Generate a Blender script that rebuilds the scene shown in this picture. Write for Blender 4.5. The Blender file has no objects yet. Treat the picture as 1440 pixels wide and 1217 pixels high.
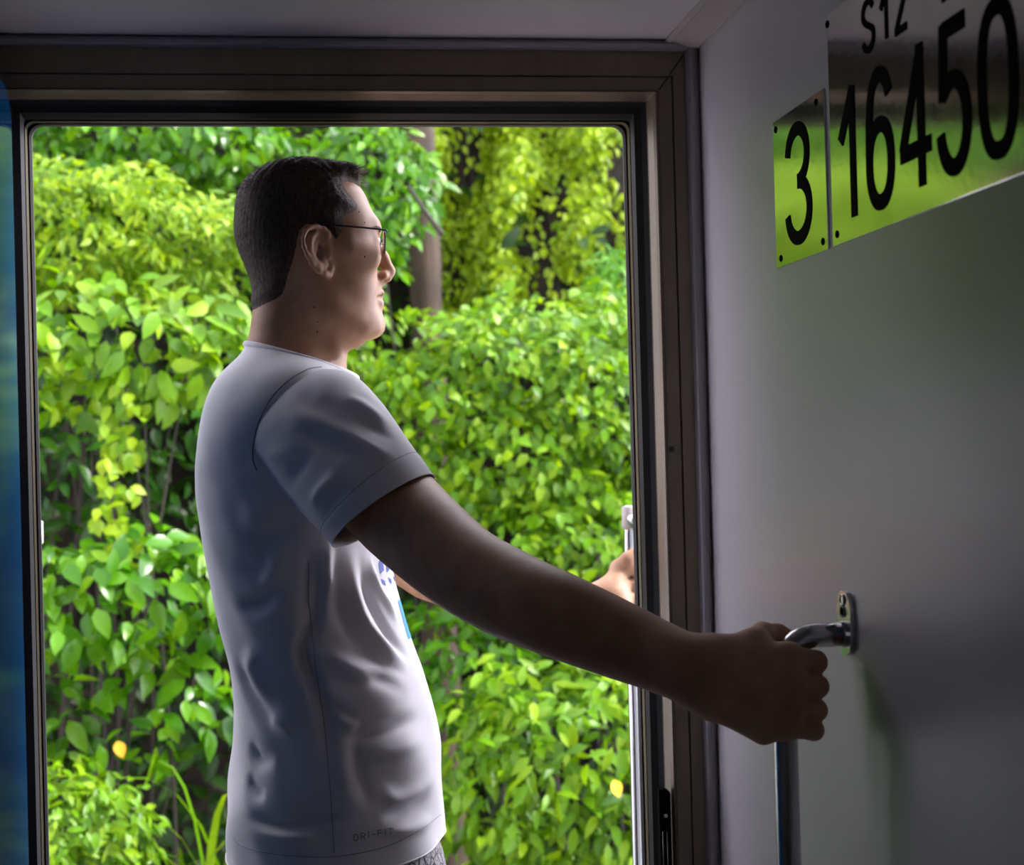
import bpy, bmesh, math, random
import numpy as np
from mathutils import Vector, Matrix
from mathutils.bvhtree import BVHTree

random.seed(7)
rng = np.random.default_rng(11)
scene = bpy.context.scene
COL = scene.collection
PI = math.pi

# ------------------------------------------------------------------ camera
W, H, F = 1440, 1217, 2200.0
EYE = np.array((0.0, 0.0, 1.386))
RHO = math.radians(1.5)
_x0, _y0 = 425 - 720.0, -(635 - 608.5)
_xr = _x0 * math.cos(RHO) + _y0 * math.sin(RHO)
_yr = -_x0 * math.sin(RHO) + _y0 * math.cos(RHO)
PSI = math.atan(-_xr / F)
TH = math.atan(-_yr / math.hypot(F, _xr))
FWD = np.array((math.sin(PSI) * math.cos(TH), math.cos(PSI) * math.cos(TH), math.sin(TH)))
R0 = np.array((math.cos(PSI), -math.sin(PSI), 0.0))
U0 = np.cross(R0, FWD)
RT = R0 * math.cos(RHO) - U0 * math.sin(RHO)
UP = U0 * math.cos(RHO) + R0 * math.sin(RHO)


def ray(px, py):
    return FWD + RT * ((px - 720.0) / F) + UP * ((608.5 - py) / F)


def P(px, py, Y):
    """point of the sight line through a photo pixel at depth Y (metres in front of the camera)"""
    d = ray(px, py)
    return EYE + d * (Y / d[1])


def PX(px, py, X):
    """point of the sight line on the plane x = X (the right-hand wall)"""
    d = ray(px, py)
    return EYE + d * (X / d[0])


cam = bpy.data.cameras.new('camera')
camo = bpy.data.objects.new('camera', cam)
COL.objects.link(camo)
m = Matrix.Identity(4)
for i in range(3):
    m[i][0], m[i][1], m[i][2], m[i][3] = RT[i], UP[i], -FWD[i], EYE[i]
camo.matrix_world = m
cam.sensor_width = 36.0
cam.lens = F / W * 36.0
cam.clip_start = 0.05
cam.dof.use_dof = True
cam.dof.focus_distance = 1.88
cam.dof.aperture_fstop = 6.3
scene.camera = camo

# ------------------------------------------------------------------ materials


def nt(name):
    ma = bpy.data.materials.new(name)
    ma.use_nodes = True
    t = ma.node_tree
    return ma, t, t.nodes['Principled BSDF'], t.nodes['Material Output']


def mat(name, col, rough=0.5, metal=0.0, spec=0.5, noise=0.0, scale=40.0, bump=0.0, bscale=200.0,
        stretch=(1, 1, 1), sss=0.0, coat=0.0, rvar=0.0):
    ma, t, b, out = nt(name)
    N, L = t.nodes, t.links
    b.inputs['Base Color'].default_value = (*col, 1)
    b.inputs['Roughness'].default_value = rough
    b.inputs['Metallic'].default_value = metal
    b.inputs['Specular IOR Level'].default_value = spec
    b.inputs['Coat Weight'].default_value = coat
    if sss:
        b.inputs['Subsurface Weight'].default_value = sss
        b.inputs['Subsurface Radius'].default_value = (0.012, 0.005, 0.003)
        b.inputs['Subsurface Scale'].default_value = 1.0
    tc = N.new('ShaderNodeTexCoord')
    mp = N.new('ShaderNodeMapping')
    mp.inputs['Scale'].default_value = stretch
    L.new(tc.outputs['Object'], mp.inputs['Vector'])
    if noise or rvar:
        n = N.new('ShaderNodeTexNoise')
        n.inputs['Scale'].default_value = scale
        n.inputs['Detail'].default_value = 5
        L.new(mp.outputs['Vector'], n.inputs['Vector'])
        if noise:
            r = N.new('ShaderNodeValToRGB')
            r.color_ramp.elements[0].position = 0.3
            r.color_ramp.elements[1].position = 0.7
            r.color_ramp.elements[0].color = (*[c * (1 - noise) for c in col], 1)
            r.color_ramp.elements[1].color = (*[min(1, c * (1 + noise)) for c in col], 1)
            L.new(n.outputs['Fac'], r.inputs['Fac'])
            L.new(r.outputs['Color'], b.inputs['Base Color'])
        if rvar:
            mr = N.new('ShaderNodeMapRange')
            mr.inputs['To Min'].default_value = max(0.02, rough - rvar)
            mr.inputs['To Max'].default_value = rough + rvar
            L.new(n.outputs['Fac'], mr.inputs['Value'])
            L.new(mr.outputs['Result'], b.inputs['Roughness'])
    if bump:
        n2 = N.new('ShaderNodeTexNoise')
        n2.inputs['Scale'].default_value = bscale
        n2.inputs['Detail'].default_value = 3
        L.new(mp.outputs['Vector'], n2.inputs['Vector'])
        bp = N.new('ShaderNodeBump')
        bp.inputs['Strength'].default_value = bump
        bp.inputs['Distance'].default_value = 0.002
        L.new(n2.outputs['Fac'], bp.inputs['Height'])
        L.new(bp.outputs['Normal'], b.inputs['Normal'])
    return ma


def leaf_mat(name, cols, rough=0.32, trans=0.45, spec=0.5):
    ma, t, b, out = nt(name)
    N, L = t.nodes, t.links
    g = N.new('ShaderNodeNewGeometry')
    r = N.new('ShaderNodeValToRGB')
    r.color_ramp.interpolation = 'LINEAR'
    el = r.color_ramp.elements
    while len(el) < len(cols):
        el.new(0.5)
    for i, c in enumerate(cols):
        el[i].position = i / max(1, len(cols) - 1)
        el[i].color = (*c, 1)
    L.new(g.outputs['Random Per Island'], r.inputs['Fac'])
    tc = N.new('ShaderNodeTexCoord')
    n = N.new('ShaderNodeTexNoise')
    n.inputs['Scale'].default_value = 60
    L.new(tc.outputs['Object'], n.inputs['Vector'])
    hs = N.new('ShaderNodeHueSaturation')
    mr = N.new('ShaderNodeMapRange')
    mr.inputs['To Min'].default_value = 0.8
    mr.inputs['To Max'].default_value = 1.2
    L.new(n.outputs['Fac'], mr.inputs['Value'])
    L.new(mr.outputs['Result'], hs.inputs['Value'])
    L.new(r.outputs['Color'], hs.inputs['Color'])
    L.new(hs.outputs['Color'], b.inputs['Base Color'])
    b.inputs['Roughness'].default_value = rough
    b.inputs['Specular IOR Level'].default_value = spec
    tr = N.new('ShaderNodeBsdfTranslucent')
    h2 = N.new('ShaderNodeHueSaturation')
    h2.inputs['Saturation'].default_value = 1.1
    h2.inputs['Value'].default_value = 1.25
    h2.inputs['Hue'].default_value = 0.485
    L.new(hs.outputs['Color'], h2.inputs['Color'])
    L.new(h2.outputs['Color'], tr.inputs['Color'])
    mx = N.new('ShaderNodeMixShader')
    mx.inputs['Fac'].default_value = trans
    L.new(b.outputs['BSDF'], mx.inputs[1])
    L.new(tr.outputs['BSDF'], mx.inputs[2])
    L.new(mx.outputs['Shader'], out.inputs['Surface'])
    return ma

# ------------------------------------------------------------------ object helpers


def tag(o, label=None, cat=None, group=None, kind=None):
    if label:
        o['label'] = label
    if cat:
        o['category'] = cat
    if group:
        o['group'] = group
    if kind:
        o['kind'] = kind
    return o


def empty(name, loc=(0, 0, 0)):
    o = bpy.data.objects.new(name, None)
    o.empty_display_size = 0.05
    o.location = loc
    COL.objects.link(o)
    return o


def world_of(o):
    m_ = o.matrix_parent_inverse @ Matrix.Translation(o.location) if o.parent else Matrix.Translation(o.location)
    return world_of(o.parent) @ m_ if o.parent else m_


def link(name, me, mt, parent=None, smooth=True):
    me.name = name
    if mt:
        for mm in (mt if isinstance(mt, (list, tuple)) else [mt]):
            me.materials.append(mm)
    if smooth:
        me.polygons.foreach_set('use_smooth', [True] * len(me.polygons))
    o = bpy.data.objects.new(name, me)
    COL.objects.link(o)
    if parent:
        o.parent = parent
        base = parent
        o.matrix_parent_inverse = world_of(base).inverted()
    return o


def npmesh(name, v, f, mt, parent=None, smooth=True):
    """v (n,3) floats, f (k,3|4) ints"""
    v = np.ascontiguousarray(v, dtype=np.float32)
    f = np.ascontiguousarray(f, dtype=np.int32)
    me = bpy.data.meshes.new(name)
    me.vertices.add(len(v))
    me.vertices.foreach_set('co', v.ravel())
    k = f.shape[1]
    me.loops.add(f.size)
    me.loops.foreach_set('vertex_index', f.ravel())
    me.polygons.add(len(f))
    me.polygons.foreach_set('loop_start', np.arange(0, f.size, k, dtype=np.int32))
    me.update(calc_edges=True)
    me.validate()
    return link(name, me, mt, parent, smooth)


def bmobj(name, bm, mt, parent=None, smooth=False, bevel=0.0, seg=2):
    if bevel:
        bmesh.ops.bevel(bm, geom=[e for e in bm.edges if e.is_manifold and e.calc_face_angle(0) > 0.5],
                        offset=bevel, segments=seg, affect='EDGES', profile=0.5, clamp_overlap=True)
    bmesh.ops.recalc_face_normals(bm, faces=bm.faces)
    me = bpy.data.meshes.new(name)
    bm.to_mesh(me)
    bm.free()
    return link(name, me, mt, parent, smooth)


def add_box(bm, lo, hi):
    g = bmesh.ops.create_cube(bm, size=1.0)['verts']
    for v in g:
        v.co = Vector([lo[i] + (v.co[i] + 0.5) * (hi[i] - lo[i]) for i in range(3)])
    return g


def box(name, lo, hi, mt, parent=None, bevel=0.0):
    bm = bmesh.new()
    add_box(bm, lo, hi)
    return bmobj(name, bm, mt, parent, bevel=bevel)


def add_prism(bm, pts, axis, a, b):
    """polygon given in the two other axes, extruded along axis from a to b"""
    def mk(p, t):
        c = list(p)
        c.insert(axis, t)
        return bm.verts.new(c)
    A = [mk(p, a) for p in pts]
    B = [mk(p, b) for p in pts]
    bm.faces.new(A)
    bm.faces.new(B[::-1])
    n = len(pts)
    for i in range(n):
        bm.faces.new((A[i], A[(i + 1) % n], B[(i + 1) % n], B[i]))


def tube_arrays(pts, r, n=12, closed=False, cap=True, flat=None):
    """swept tube; r scalar or list; flat=(normal_scale) squash along the frame's second axis"""
    pts = np.array(pts, float)
    m = len(pts)
    rs = np.full(m, r) if np.isscalar(r) else np.array(r, float)
    if closed:
        tan = np.roll(pts, -1, 0) - np.roll(pts, 1, 0)
    else:
        tan = np.gradient(pts, axis=0)
    tan /= np.linalg.norm(tan, axis=1)[:, None] + 1e-12
    up = np.array((0, 0, 1.0)) if abs(tan[0][2]) < 0.9 else np.array((1.0, 0, 0))
    u = np.cross(tan[0], up)
    u /= np.linalg.norm(u)
    us = []
    for t in tan:
        u = u - t * u.dot(t)
        u /= np.linalg.norm(u) + 1e-12
        us.append(u.copy())
    us = np.array(us)
    vs = np.cross(tan, us)
    a = np.linspace(0, 2 * PI, n, endpoint=False)
    fl = 1.0 if flat is None else flat
    v = (pts[:, None] + rs[:, None, None] * (us[:, None] * np.cos(a)[None, :, None]
                                             + fl * vs[:, None] * np.sin(a)[None, :, None])).reshape(-1, 3)
    f = []
    for i in range(m if closed else m - 1):
        j = (i + 1) % m
        for k in range(n):
            k2 = (k + 1) % n
            f.append((i * n + k, i * n + k2, j * n + k2, j * n + k))
    if cap and not closed:
        v = np.vstack([v, pts[0], pts[-1]])
        c0, c1 = m * n, m * n + 1
        for k in range(n):
            k2 = (k + 1) % n
            f.append((c0, k2, k, k))
            f.append((c1, (m - 1) * n + k, (m - 1) * n + k2, (m - 1) * n + k2))
    return v, f


def add_tube(bm, pts, r, n=12, closed=False, cap=True, flat=None):
    v, f = tube_arrays(pts, r, n, closed, cap, flat)
    bv = [bm.verts.new(c) for c in v]
    for q in f:
        q = list(dict.fromkeys(q))
        try:
            bm.faces.new([bv[i] for i in q])
        except ValueError:
            pass


def tube(name, pts, r, mt, parent=None, n=12, closed=False, cap=True, flat=None):
    bm = bmesh.new()
    add_tube(bm, pts, r, n, closed, cap, flat)
    return bmobj(name, bm, mt, parent, smooth=True)


def smooth_path(pts, n=8):
    """Catmull-Rom through pts"""
    p = np.array(pts, float)
    p = np.vstack([2 * p[0] - p[1], p, 2 * p[-1] - p[-2]])
    out = []
    for i in range(1, len(p) - 2):
        for t in np.linspace(0, 1, n, endpoint=False):
            a, b, c, d = p[i - 1], p[i], p[i + 1], p[i + 2]
            out.append(0.5 * (2 * b + (c - a) * t + (2 * a - 5 * b + 4 * c - d) * t * t + (3 * b - a - 3 * c + d) * t ** 3))
    out.append(p[-2])
    return np.array(out)
# ------------------------------------------------------------------ room materials
M_WALL = mat('grey_laminate', (0.45, 0.435, 0.455), 0.36, spec=0.7, bump=0.10, bscale=900, noise=0.03, scale=300)
M_CEIL = mat('ceiling_white', (0.56, 0.53, 0.57), 0.45, bump=0.04, bscale=600)
M_ALU = mat('anodised_frame', (0.18, 0.15, 0.112), 0.38, metal=0.55, noise=0.12, scale=30, stretch=(1, 1, .2), rvar=0.08)
M_RUB = mat('black_rubber', (0.012, 0.012, 0.012), 0.55, spec=0.3)
M_EDGE = mat('edge_metal', (0.10, 0.095, 0.09), 0.5, metal=0.3)
M_STRIP = mat('pale_strip', (0.20, 0.17, 0.09), 0.45, metal=0.3)
M_RIDGE = mat('pale_grey_moulding', (0.30, 0.28, 0.30), 0.4, spec=.6)
M_COVE = mat('cove_trim', (0.42, 0.38, 0.36), 0.4, spec=0.6)
M_STEEL = mat('brushed_steel', (0.55, 0.55, 0.56), 0.22, metal=1.0, noise=0.05, scale=60, stretch=(1, 1, .05), rvar=0.06)
M_BLUE = mat('blue_gloss_paint', (0.002, 0.065, 0.19), 0.09, spec=0.4, bump=0.02, bscale=30)
M_BACKW = mat('bounce_laminate', (0.45, 0.44, 0.45), 0.45)  # grey lightened so the unseen walls bounce fill light
M_EXT = mat('outer_paint', (0.35, 0.36, 0.38), 0.35)
M_FLOOR = mat('vinyl_floor', (0.06, 0.06, 0.065), 0.5, noise=0.25, scale=120)
M_PLATE = mat('number_plate_metal', (0.60, 0.60, 0.56), 0.12, metal=1.0, noise=0.06, scale=30, bump=0.05, bscale=90, rvar=0.05)
M_INK = mat('black_lettering', (0.004, 0.004, 0.004), 0.8, spec=.04)
M_DARK = mat('dark_metal', (0.03, 0.03, 0.032), 0.35, metal=0.6)

# ------------------------------------------------------------------ doorway
YI = 2.085
XW = P(1000, 635, YI)[0]          # right wall plane
YO = 2.165                        # outer edge of the doorway
XR = P(888, 635, YO)[0]
XL = P(55, 635, YO)[0]
ZT = P(450, 177.5, YO)[2]
ZC = P(500, 50, YI)[2]            # ceiling
ZF = 0.0
PROFILE = [  # right-hand pixel offset, top pixel offset, depth, what the strip to the next point is
    (-1, -1, 2.256, 'e'), (0, 0, 2.245, 'e'), (3.5, 2, 2.240, 'd'), (5.0, 3, 2.252, 'd'), (6.0, 3.5, 2.236, 's'),
    (9.0, 6.5, 2.231, 'd'), (9.6, 7.5, 2.246, 'd'), (11, 10, 2.205, 'd'), (16, 18, 2.186, 'd'), (26, 28, 2.178, 'd'),
    (33.5, 35.5, 2.168, 'a'), (35, 37, 2.150, 'a'), (43, 46, 2.121, 'a'), (47, 49.5, 2.112, 'a'), (49.5, 51, 2.111, 'a'),
    (51.5, 52.5, 2.118, 'a'), (69.6, 70.5, 2.118, 'a'), (70.2, 71, 2.126, 'a'), (71.8, 72.6, 2.126, 'a'),
    (72.4, 73.2, 2.118, 'a'), (90, 109, 2.118, 'r'), (92, 111, 2.110, 'r'), (94, 113, 2.100, 'r'),
    (97, 116, 2.093, 'r'), (101, 120, 2.090, 'r'), (105, 123, 2.093, 'r'), (108, 125, 2.100, 'r'),
    (110, 127, 2.112, 'r'), (112, 128.8, 2.116, 'r')]


PROFILE = [(a, b, YI + (c - YI) * .5, k) for a, b, c, k in PROFILE]


def frame_ring(p):
    oR = P(888 + p[0], 635, p[2])[0] - XR
    zt = P(450, 177.5 - p[1], p[2])[2]
    xl, xr = XL - oR, XR + oR
    r = 0.017 if p[1] < 3.2 else (0.012 if p[1] < 8 else 0.0006)
    pts = [(xl, p[2], -0.02)]
    for k in range(7):
        a = PI - k * PI / 12
        pts.append((xl + r + r * math.cos(a), p[2], zt - r + r * math.sin(a)))
    for k in range(7):
        a = PI / 2 - k * PI / 12
        pts.append((xr - r + r * math.cos(a), p[2], zt - r + r * math.sin(a)))
    pts.append((xr, p[2], -0.02))
    return pts


def frame_part(name, kinds, mt, label):
    bm = bmesh.new()
    for a, b in zip(PROFILE[:-1], PROFILE[1:]):
        if a[3] not in kinds:
            continue
        A = [bm.verts.new(c) for c in frame_ring(a)]
        B = [bm.verts.new(c) for c in frame_ring(b)]
        for i in range(len(A) - 1):
            bm.faces.new((A[i], A[i + 1], B[i + 1], B[i]))
    bmesh.ops.remove_doubles(bm, verts=bm.verts, dist=1e-6)
    o = bmobj(name, bm, mt)
    return tag(o, label, 'door frame', kind='structure')


FR = frame_part('trim_1', 'a', M_ALU, 'bronze grey metal moulding around the open train doorway')
frame_part('trim_2', 'd', M_RUB, 'black rubber door seal inside the metal moulding')
frame_part('trim_3', 's', M_STRIP, 'thin yellowish metal bead inside the black door seal')
frame_part('trim_6', 'r', M_RIDGE, 'rounded grey outer bead of the doorway moulding')
frame_part('trim_4', 'e', M_EDGE, 'outermost metal edge of the open doorway')
# dark mitre joints at the two upper corners and a small screw are pieces of the moulding
bm = bmesh.new()
for sgn, px0 in ((1, 888), (-1, None)):
    a = P(888 + 52, 635, 2.1012)[0]
    b = P(888 + 88, 635, 2.1012)[0]
    za, zb = P(450, 177.5 - 53, 2.1012)[2], P(450, 177.5 - 104, 2.1012)[2]
    if sgn < 0:
        a, b = XL - (a - XR), XL - (b - XR)
    add_tube(bm, [(a, 2.1014, za), (b, 2.1014, zb)], 0.0011, 6)
q = P(944, 632, 2.1014)
bmesh.ops.create_cone(bm, segments=14, radius1=.0042, radius2=.0042, depth=.003, cap_ends=True,
                      matrix=Matrix.Translation(q) @ Matrix.Rotation(PI / 2, 4, 'X'))
o = bmobj('joint', bm, M_DARK, FR)

# front wall of the car around the doorway (between the mouldings and the outer skin)
XWL = -1.15
YB = -1.15
bm = bmesh.new()
oR = P(888 + 108, 635, 2.1015)[0] - XR
zt = P(450, 177.5 - 126, 2.118)[2]
add_box(bm, (XWL, 2.103, -.02), (XL - oR * .93, 2.160, ZC + .3))
add_box(bm, (XL - oR, 2.103, zt - .004), (XR + oR, 2.160, ZC + .3))
add_box(bm, (XR + oR * .93, 2.103, -.02), (XW + .06, 2.160, ZC + .3))
add_box(bm, (-1.6, 2.160, -.35), (XL - .010, 2.171, ZC + .3))
add_box(bm, (XL - .010, 2.160, ZT + .010), (XR + .010, 2.171, ZC + .3))
add_box(bm, (XR + .010, 2.160, -.35), (1.5, 2.171, ZC + .3))
add_box(bm, (XL - .010, 2.160, -.35), (XR + .010, 2.171, -.02))
tag(bmobj('wall_front', bm, M_EXT), 'side wall of the train car around the doorway', 'wall', kind='structure')
tag(box('wall_right', (XW, YB, -.02), (XW + .05, YI + .017, ZC + .05), M_WALL), 'smooth pale grey vestibule wall carrying the number plates', 'wall', kind='structure')
tag(box('wall_left', (XWL - .05, YB, -.02), (XWL, 2.103, ZC + .05), M_BACKW), 'grey vestibule wall behind the blue door leaf', 'wall', kind='structure')
tag(box('floor', (XWL - .05, YB, -.06), (XW + .05, 2.171, 0), M_FLOOR), 'dark vinyl floor of the train vestibule', 'floor', kind='structure')
bm = bmesh.new()
add_box(bm, (XWL - .05, YB, ZC), (XW + .05, 2.1, ZC + .05))
tag(bmobj('ceiling', bm, M_CEIL), 'pale lavender grey vestibule ceiling panel', 'ceiling', kind='structure')
# roof of the car above the ceiling
bm = bmesh.new()
pts = []
for k in range(13):
    a = PI * k / 12
    pts.append((.51 + 1.66 * math.cos(a), ZC + .3 + .32 * math.sin(a)))
add_prism(bm, [(y, z) for y, z in pts], 0, -1.6, 1.5)
tag(bmobj('ceiling_roof', bm, M_EXT), 'curved metal roof of the train car', 'roof', kind='structure')
# back wall with an unseen window opening added for fill light
bm = bmesh.new()
add_box(bm, (XWL, YB - .05, -.02), (-.55, YB, ZC + .05))
add_box(bm, (-.30, YB - .05, -.02), (XW + .05, YB, ZC + .05))
add_box(bm, (-.55, YB - .05, 1.72), (-.30, YB, ZC + .05))
add_box(bm, (-.55, YB - .05, -.02), (-.30, YB, 1.05))
tag(bmobj('wall_back', bm, M_BACKW), 'vestibule wall opposite the doorway, with an added fill-light window', 'wall', kind='structure')

bm = bmesh.new()
for lo, hi in (((-.55, YB - .03, 1.05), (-.52, YB + .01, 1.72)), ((-.33, YB - .03, 1.05), (-.30, YB + .01, 1.72)),
               ((-.52, YB - .03, 1.05), (-.33, YB + .01, 1.08)), ((-.52, YB - .03, 1.69), (-.33, YB + .01, 1.72))):
    add_box(bm, lo, hi)
wf = bmobj('fill_window_1', bm, M_ALU)  # frame of the unseen window added to brighten the near side
tag(wf, 'unseen window added opposite the doorway to let in fill light', 'window', kind='structure')
M_GLASS, t_, b_, out_ = nt('fill_window_glass')
tr_ = t_.nodes.new('ShaderNodeBsdfTransparent')
gl_ = t_.nodes.new('ShaderNodeBsdfGlossy')
gl_.inputs['Roughness'].default_value = .02
mx_ = t_.nodes.new('ShaderNodeMixShader')
mx_.inputs['Fac'].default_value = .08
t_.links.new(tr_.outputs[0], mx_.inputs[1])
t_.links.new(gl_.outputs[0], mx_.inputs[2])
t_.links.new(mx_.outputs[0], out_.inputs['Surface'])
box('pane', (-.52, YB - .024, 1.08), (-.33, YB - .019, 1.69), M_GLASS, wf)

# chamfered cove between ceiling and right wall
d1 = P(940.6, 57, YI)
bm = bmesh.new()
cw, ch = XW - d1[0] + .004, .013
prof = [(XW, ZC), (XW - cw, ZC), (XW - cw, ZC - .0025), (XW - cw + .006, ZC - .006), (XW - cw + .008, ZC - .0045),
        (XW - .010, ZC - ch + .001), (XW - .004, ZC - ch), (XW, ZC - ch + .001)]
add_prism(bm, prof, 1, YB, 2.098)
for v in bm.verts:      # axis 1 prism gives (x, y, z)
    pass
tag(bmobj('trim_5', bm, M_COVE), 'pale cove strip between the ceiling and the plated wall', 'trim', kind='structure')

# ------------------------------------------------------------------ blue door leaf folded into the vestibule (left)
XD = P(22, 300, 2.10)[0]
ztop = P(22, 128, 2.08)[2]
bm = bmesh.new()
r = .05
pts = [(2.085, .02), (2.085, ztop - r)]
for k in range(1, 9):
    a = k * PI / 16
    pts.append((2.085 - r + r * math.cos(a), ztop - r + r * math.sin(a)))
pts += [(1.45, ztop), (1.45, .02)]
add_prism(bm, pts, 0, XD - .035, XD)
leaf = bmobj('door_1', bm, M_BLUE, bevel=.004)
tag(leaf, 'glossy blue door leaf swung open at the left of the doorway', 'door', kind='structure')
bm = bmesh.new()
for z in (.35, 1.0, 1.7):
    bmesh.ops.create_cone(bm, segments=14, radius1=.008, radius2=.008, depth=.09, cap_ends=True,
                          matrix=Matrix.Translation((XD - .02, 2.094, z)))
tag(bmobj('hinge', bm, M_STEEL, leaf, smooth=False), 'steel hinge barrels')
bm = bmesh.new()
add_tube(bm, smooth_path([(XD - .035, 1.52, 1.05), (XD - .075, 1.52, 1.05), (XD - .075, 1.60, 1.05), (XD - .035, 1.60, 1.05)], 6), .007, 10)
bmobj('door_handle', bm, M_STEEL, leaf, smooth=True)

# ------------------------------------------------------------------ number plates on the right wall


def arc(cx, cy, rx, ry, a0, a1, n=26):
    return [(cx + rx * math.cos(math.radians(a0 + (a1 - a0) * i / n)), cy + ry * math.sin(math.radians(a0 + (a1 - a0) * i / n))) for i in range(n + 1)]


def sarc(cx, cy, rx, ry, a0, a1, n=30, e=2.5):
    out = []
    for i in range(n + 1):
        t = math.radians(a0 + (a1 - a0) * i / n)
        c, s = math.cos(t), math.sin(t)
        out.append((cx + rx * math.copysign(abs(c) ** (2 / e), c), cy + ry * math.copysign(abs(s) ** (2 / e), s)))
    return out


GLYPH = {   # centre lines in a unit box; closed flag
    '0': [(sarc(.5, .5, .43, .455, 0, 360, 56), True)],
    '1': [([(.80, 0), (.80, 1)], False), ([(.84, .985), (.10, .62)], False)],
    '2': [(arc(.5, .70, .40, .26, 165, -20) + [(.13, .05)], False), ([(.06, .045), (.95, .045)], False)],
    '3': [(arc(.46, .735, .38, .22, 175, -90), False), (arc(.46, .275, .43, .235, 90, -175, 32), False)],
    '4': [([(.70, 0), (.70, 1)], False), ([(.74, .98), (.06, .29)], False), ([(.0, .275), (1.0, .275)], False)],
    '5': [([(.90, .955), (.16, .955)], False), ([(.20, 1.0), (.13, .50)], False),
          ([(.12, .535)] + arc(.47, .33, .44, .285, 125, -172, 34), False)],
    '6': [(arc(.52, .70, .38, .26, 20, 180, 20)[:-1] + [(.10, .62), (.08, .45), (.08, .30)], False),
          (sarc(.5, .32, .42, .28, 0, 360, 44, 2.2), True)],
    'S': [(arc(.5, .74, .38, .22, 20, 200, 20) + [(.30, .57), (.68, .45)] + arc(.5, .27, .40, .23, 30, -165, 24), False)],
    'D': [([(.1, 0), (.1, 1)], False), ([(.05, .95)] + arc(.4, .5, .5, .45, 90, -90, 20) + [(.05, .05)], False)],
    'R': [([(.1, 0), (.1, 1)], False), ([(.05, .95)] + arc(.5, .72, .36, .23, 90, -90, 14) + [(.05, .49)], False), ([(.45, .5), (.9, 0)], False)],
    'I': [([(.5, 0), (.5, 1)], False)], '-': [([(.1, .5), (.9, .5)], False)],
    'F': [([(.1, 0), (.1, 1)], False), ([(.05, .95), (.9, .95)], False), ([(.05, .52), (.75, .52)], False)],
    'T': [([(.5, 0), (.5, 1)], False), ([(.02, .95), (.98, .95)], False)],
    '/': [([(.2, 0), (.8, 1)], False)],
}


def ribbon(pts, w, closed):
    """2-D stroke outline: left and right offset points"""
    p = np.array(pts, float)
    if closed:
        p = p[:-1]
        t = np.roll(p, -1, 0) - np.roll(p, 1, 0)
    else:
        t = np.gradient(p, axis=0)
    t /= np.linalg.norm(t, axis=1)[:, None] + 1e-9
    n = np.stack([-t[:, 1], t[:, 0]], 1)
    return p + n * w / 2, p - n * w / 2


def glyph_bm(bm, ch, place, w, h, sw, hgt0=.0006):
    """place(x, y, lift) -> 3-D; x, y in metres inside a w x h box"""
    for gi_, (pts, closed) in enumerate(GLYPH[ch]):
        hgt = hgt0 * (1 + .12 * gi_)
        pts = [(x * w, y * h) for x, y in pts]
        Lf, Rt = ribbon(pts, sw, closed)
        top = [[bm.verts.new(place(*a, hgt)) for a in s] for s in (Lf, Rt)]
        bot = [[bm.verts.new(place(*a, -.0002)) for a in s] for s in (Lf, Rt)]
        n = len(Lf)
        for i in range(n if closed else n - 1):
            j = (i + 1) % n
            bm.faces.new((top[0][i], top[0][j], top[1][j], top[1][i]))
            bm.faces.new((top[0][i], bot[0][i], bot[0][j], top[0][j]))
            bm.faces.new((top[1][i], top[1][j], bot[1][j], bot[1][i]))
        if not closed:
            for i in (0, n - 1):
                bm.faces.new((top[0][i], top[1][i], bot[1][i], bot[0][i]))


def plate(name, label, y0, y1, z0, z1, rivets):
    root = empty(name, (XW, (y0 + y1) / 2, z0))
    tag(root, label, 'sign')
    box('plate', (XW - .0022, y1, z0), (XW + .0005, y0, z1), M_PLATE, root, bevel=.0006)
    for (ry, rz) in rivets:
        bm = bmesh.new()
        bmesh.ops.create_uvsphere(bm, u_segments=14, v_segments=8, radius=.0042)
        for v in bm.verts:
            v.co = Vector((XW - .0022 + v.co.x * .45, ry + v.co.y, rz + v.co.z))
        bmobj('rivet', bm, M_INK, root, smooth=True)
    return root


def wz(px, py):
    q = PX(px, py, XW - .0025)
    return q[1], q[2]


def digit(root, ch, l, r, xm, ytop, ybot, swf=.118):
    ya, yb = wz(l, (ytop + ybot) / 2)[0], wz(r, (ytop + ybot) / 2)[0]
    zt, zb = wz(xm, ytop)[1], wz(xm, ybot)[1]
    h, w = zt - zb, ya - yb
    sw = h * swf
    bm = bmesh.new()
    # the centre lines run inside the letter's outline
    ins = 0 if ch in '14' else sw * .08
    glyph_bm(bm, ch, lambda x, y, e: Vector((XW - .0025 - e, ya - ins - x, zb + y)), w - 2 * ins, h, sw)
    o = bmobj('lettering', bm, M_INK, root)
    return o


y0, zt = wz(1086, 173)
y1, zb = wz(1164, 351)
_, zb0 = wz(1094, 377)
_, zt1 = wz(1153.7, 126.6)
zb, zt = (zb + zb0) / 2, (zt + zt1) / 2
sm = plate('number_plate', 'small steel plate with the figure 3, fixed by four rivets beside the doorway', y0, y1, zb, zt,
           [(wz(1090, 181)[0] - .001, zt - .010), (wz(1147, 142)[0], zt - .010),
            (wz(1098, 366)[0], zb + .010), (wz(1157, 340)[0], zb + .010)])
digit(sm, '3', 1105, 1142, 1122, 172, 342)
y0, zb = wz(1171, 347)
_, zt = wz(1160, 23)
y1 = wz(1530, 200)[0]
lg = plate('number_plate', 'large steel plate reading S12 over 16450 on the grey wall', y0, y1, zb, zt,
           [(wz(1163, 32)[0], zt - .010), (wz(1177, 331)[0], zb + .011), (y1 + .01, zt - .01), (y1 + .01, zb + .011)])
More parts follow.
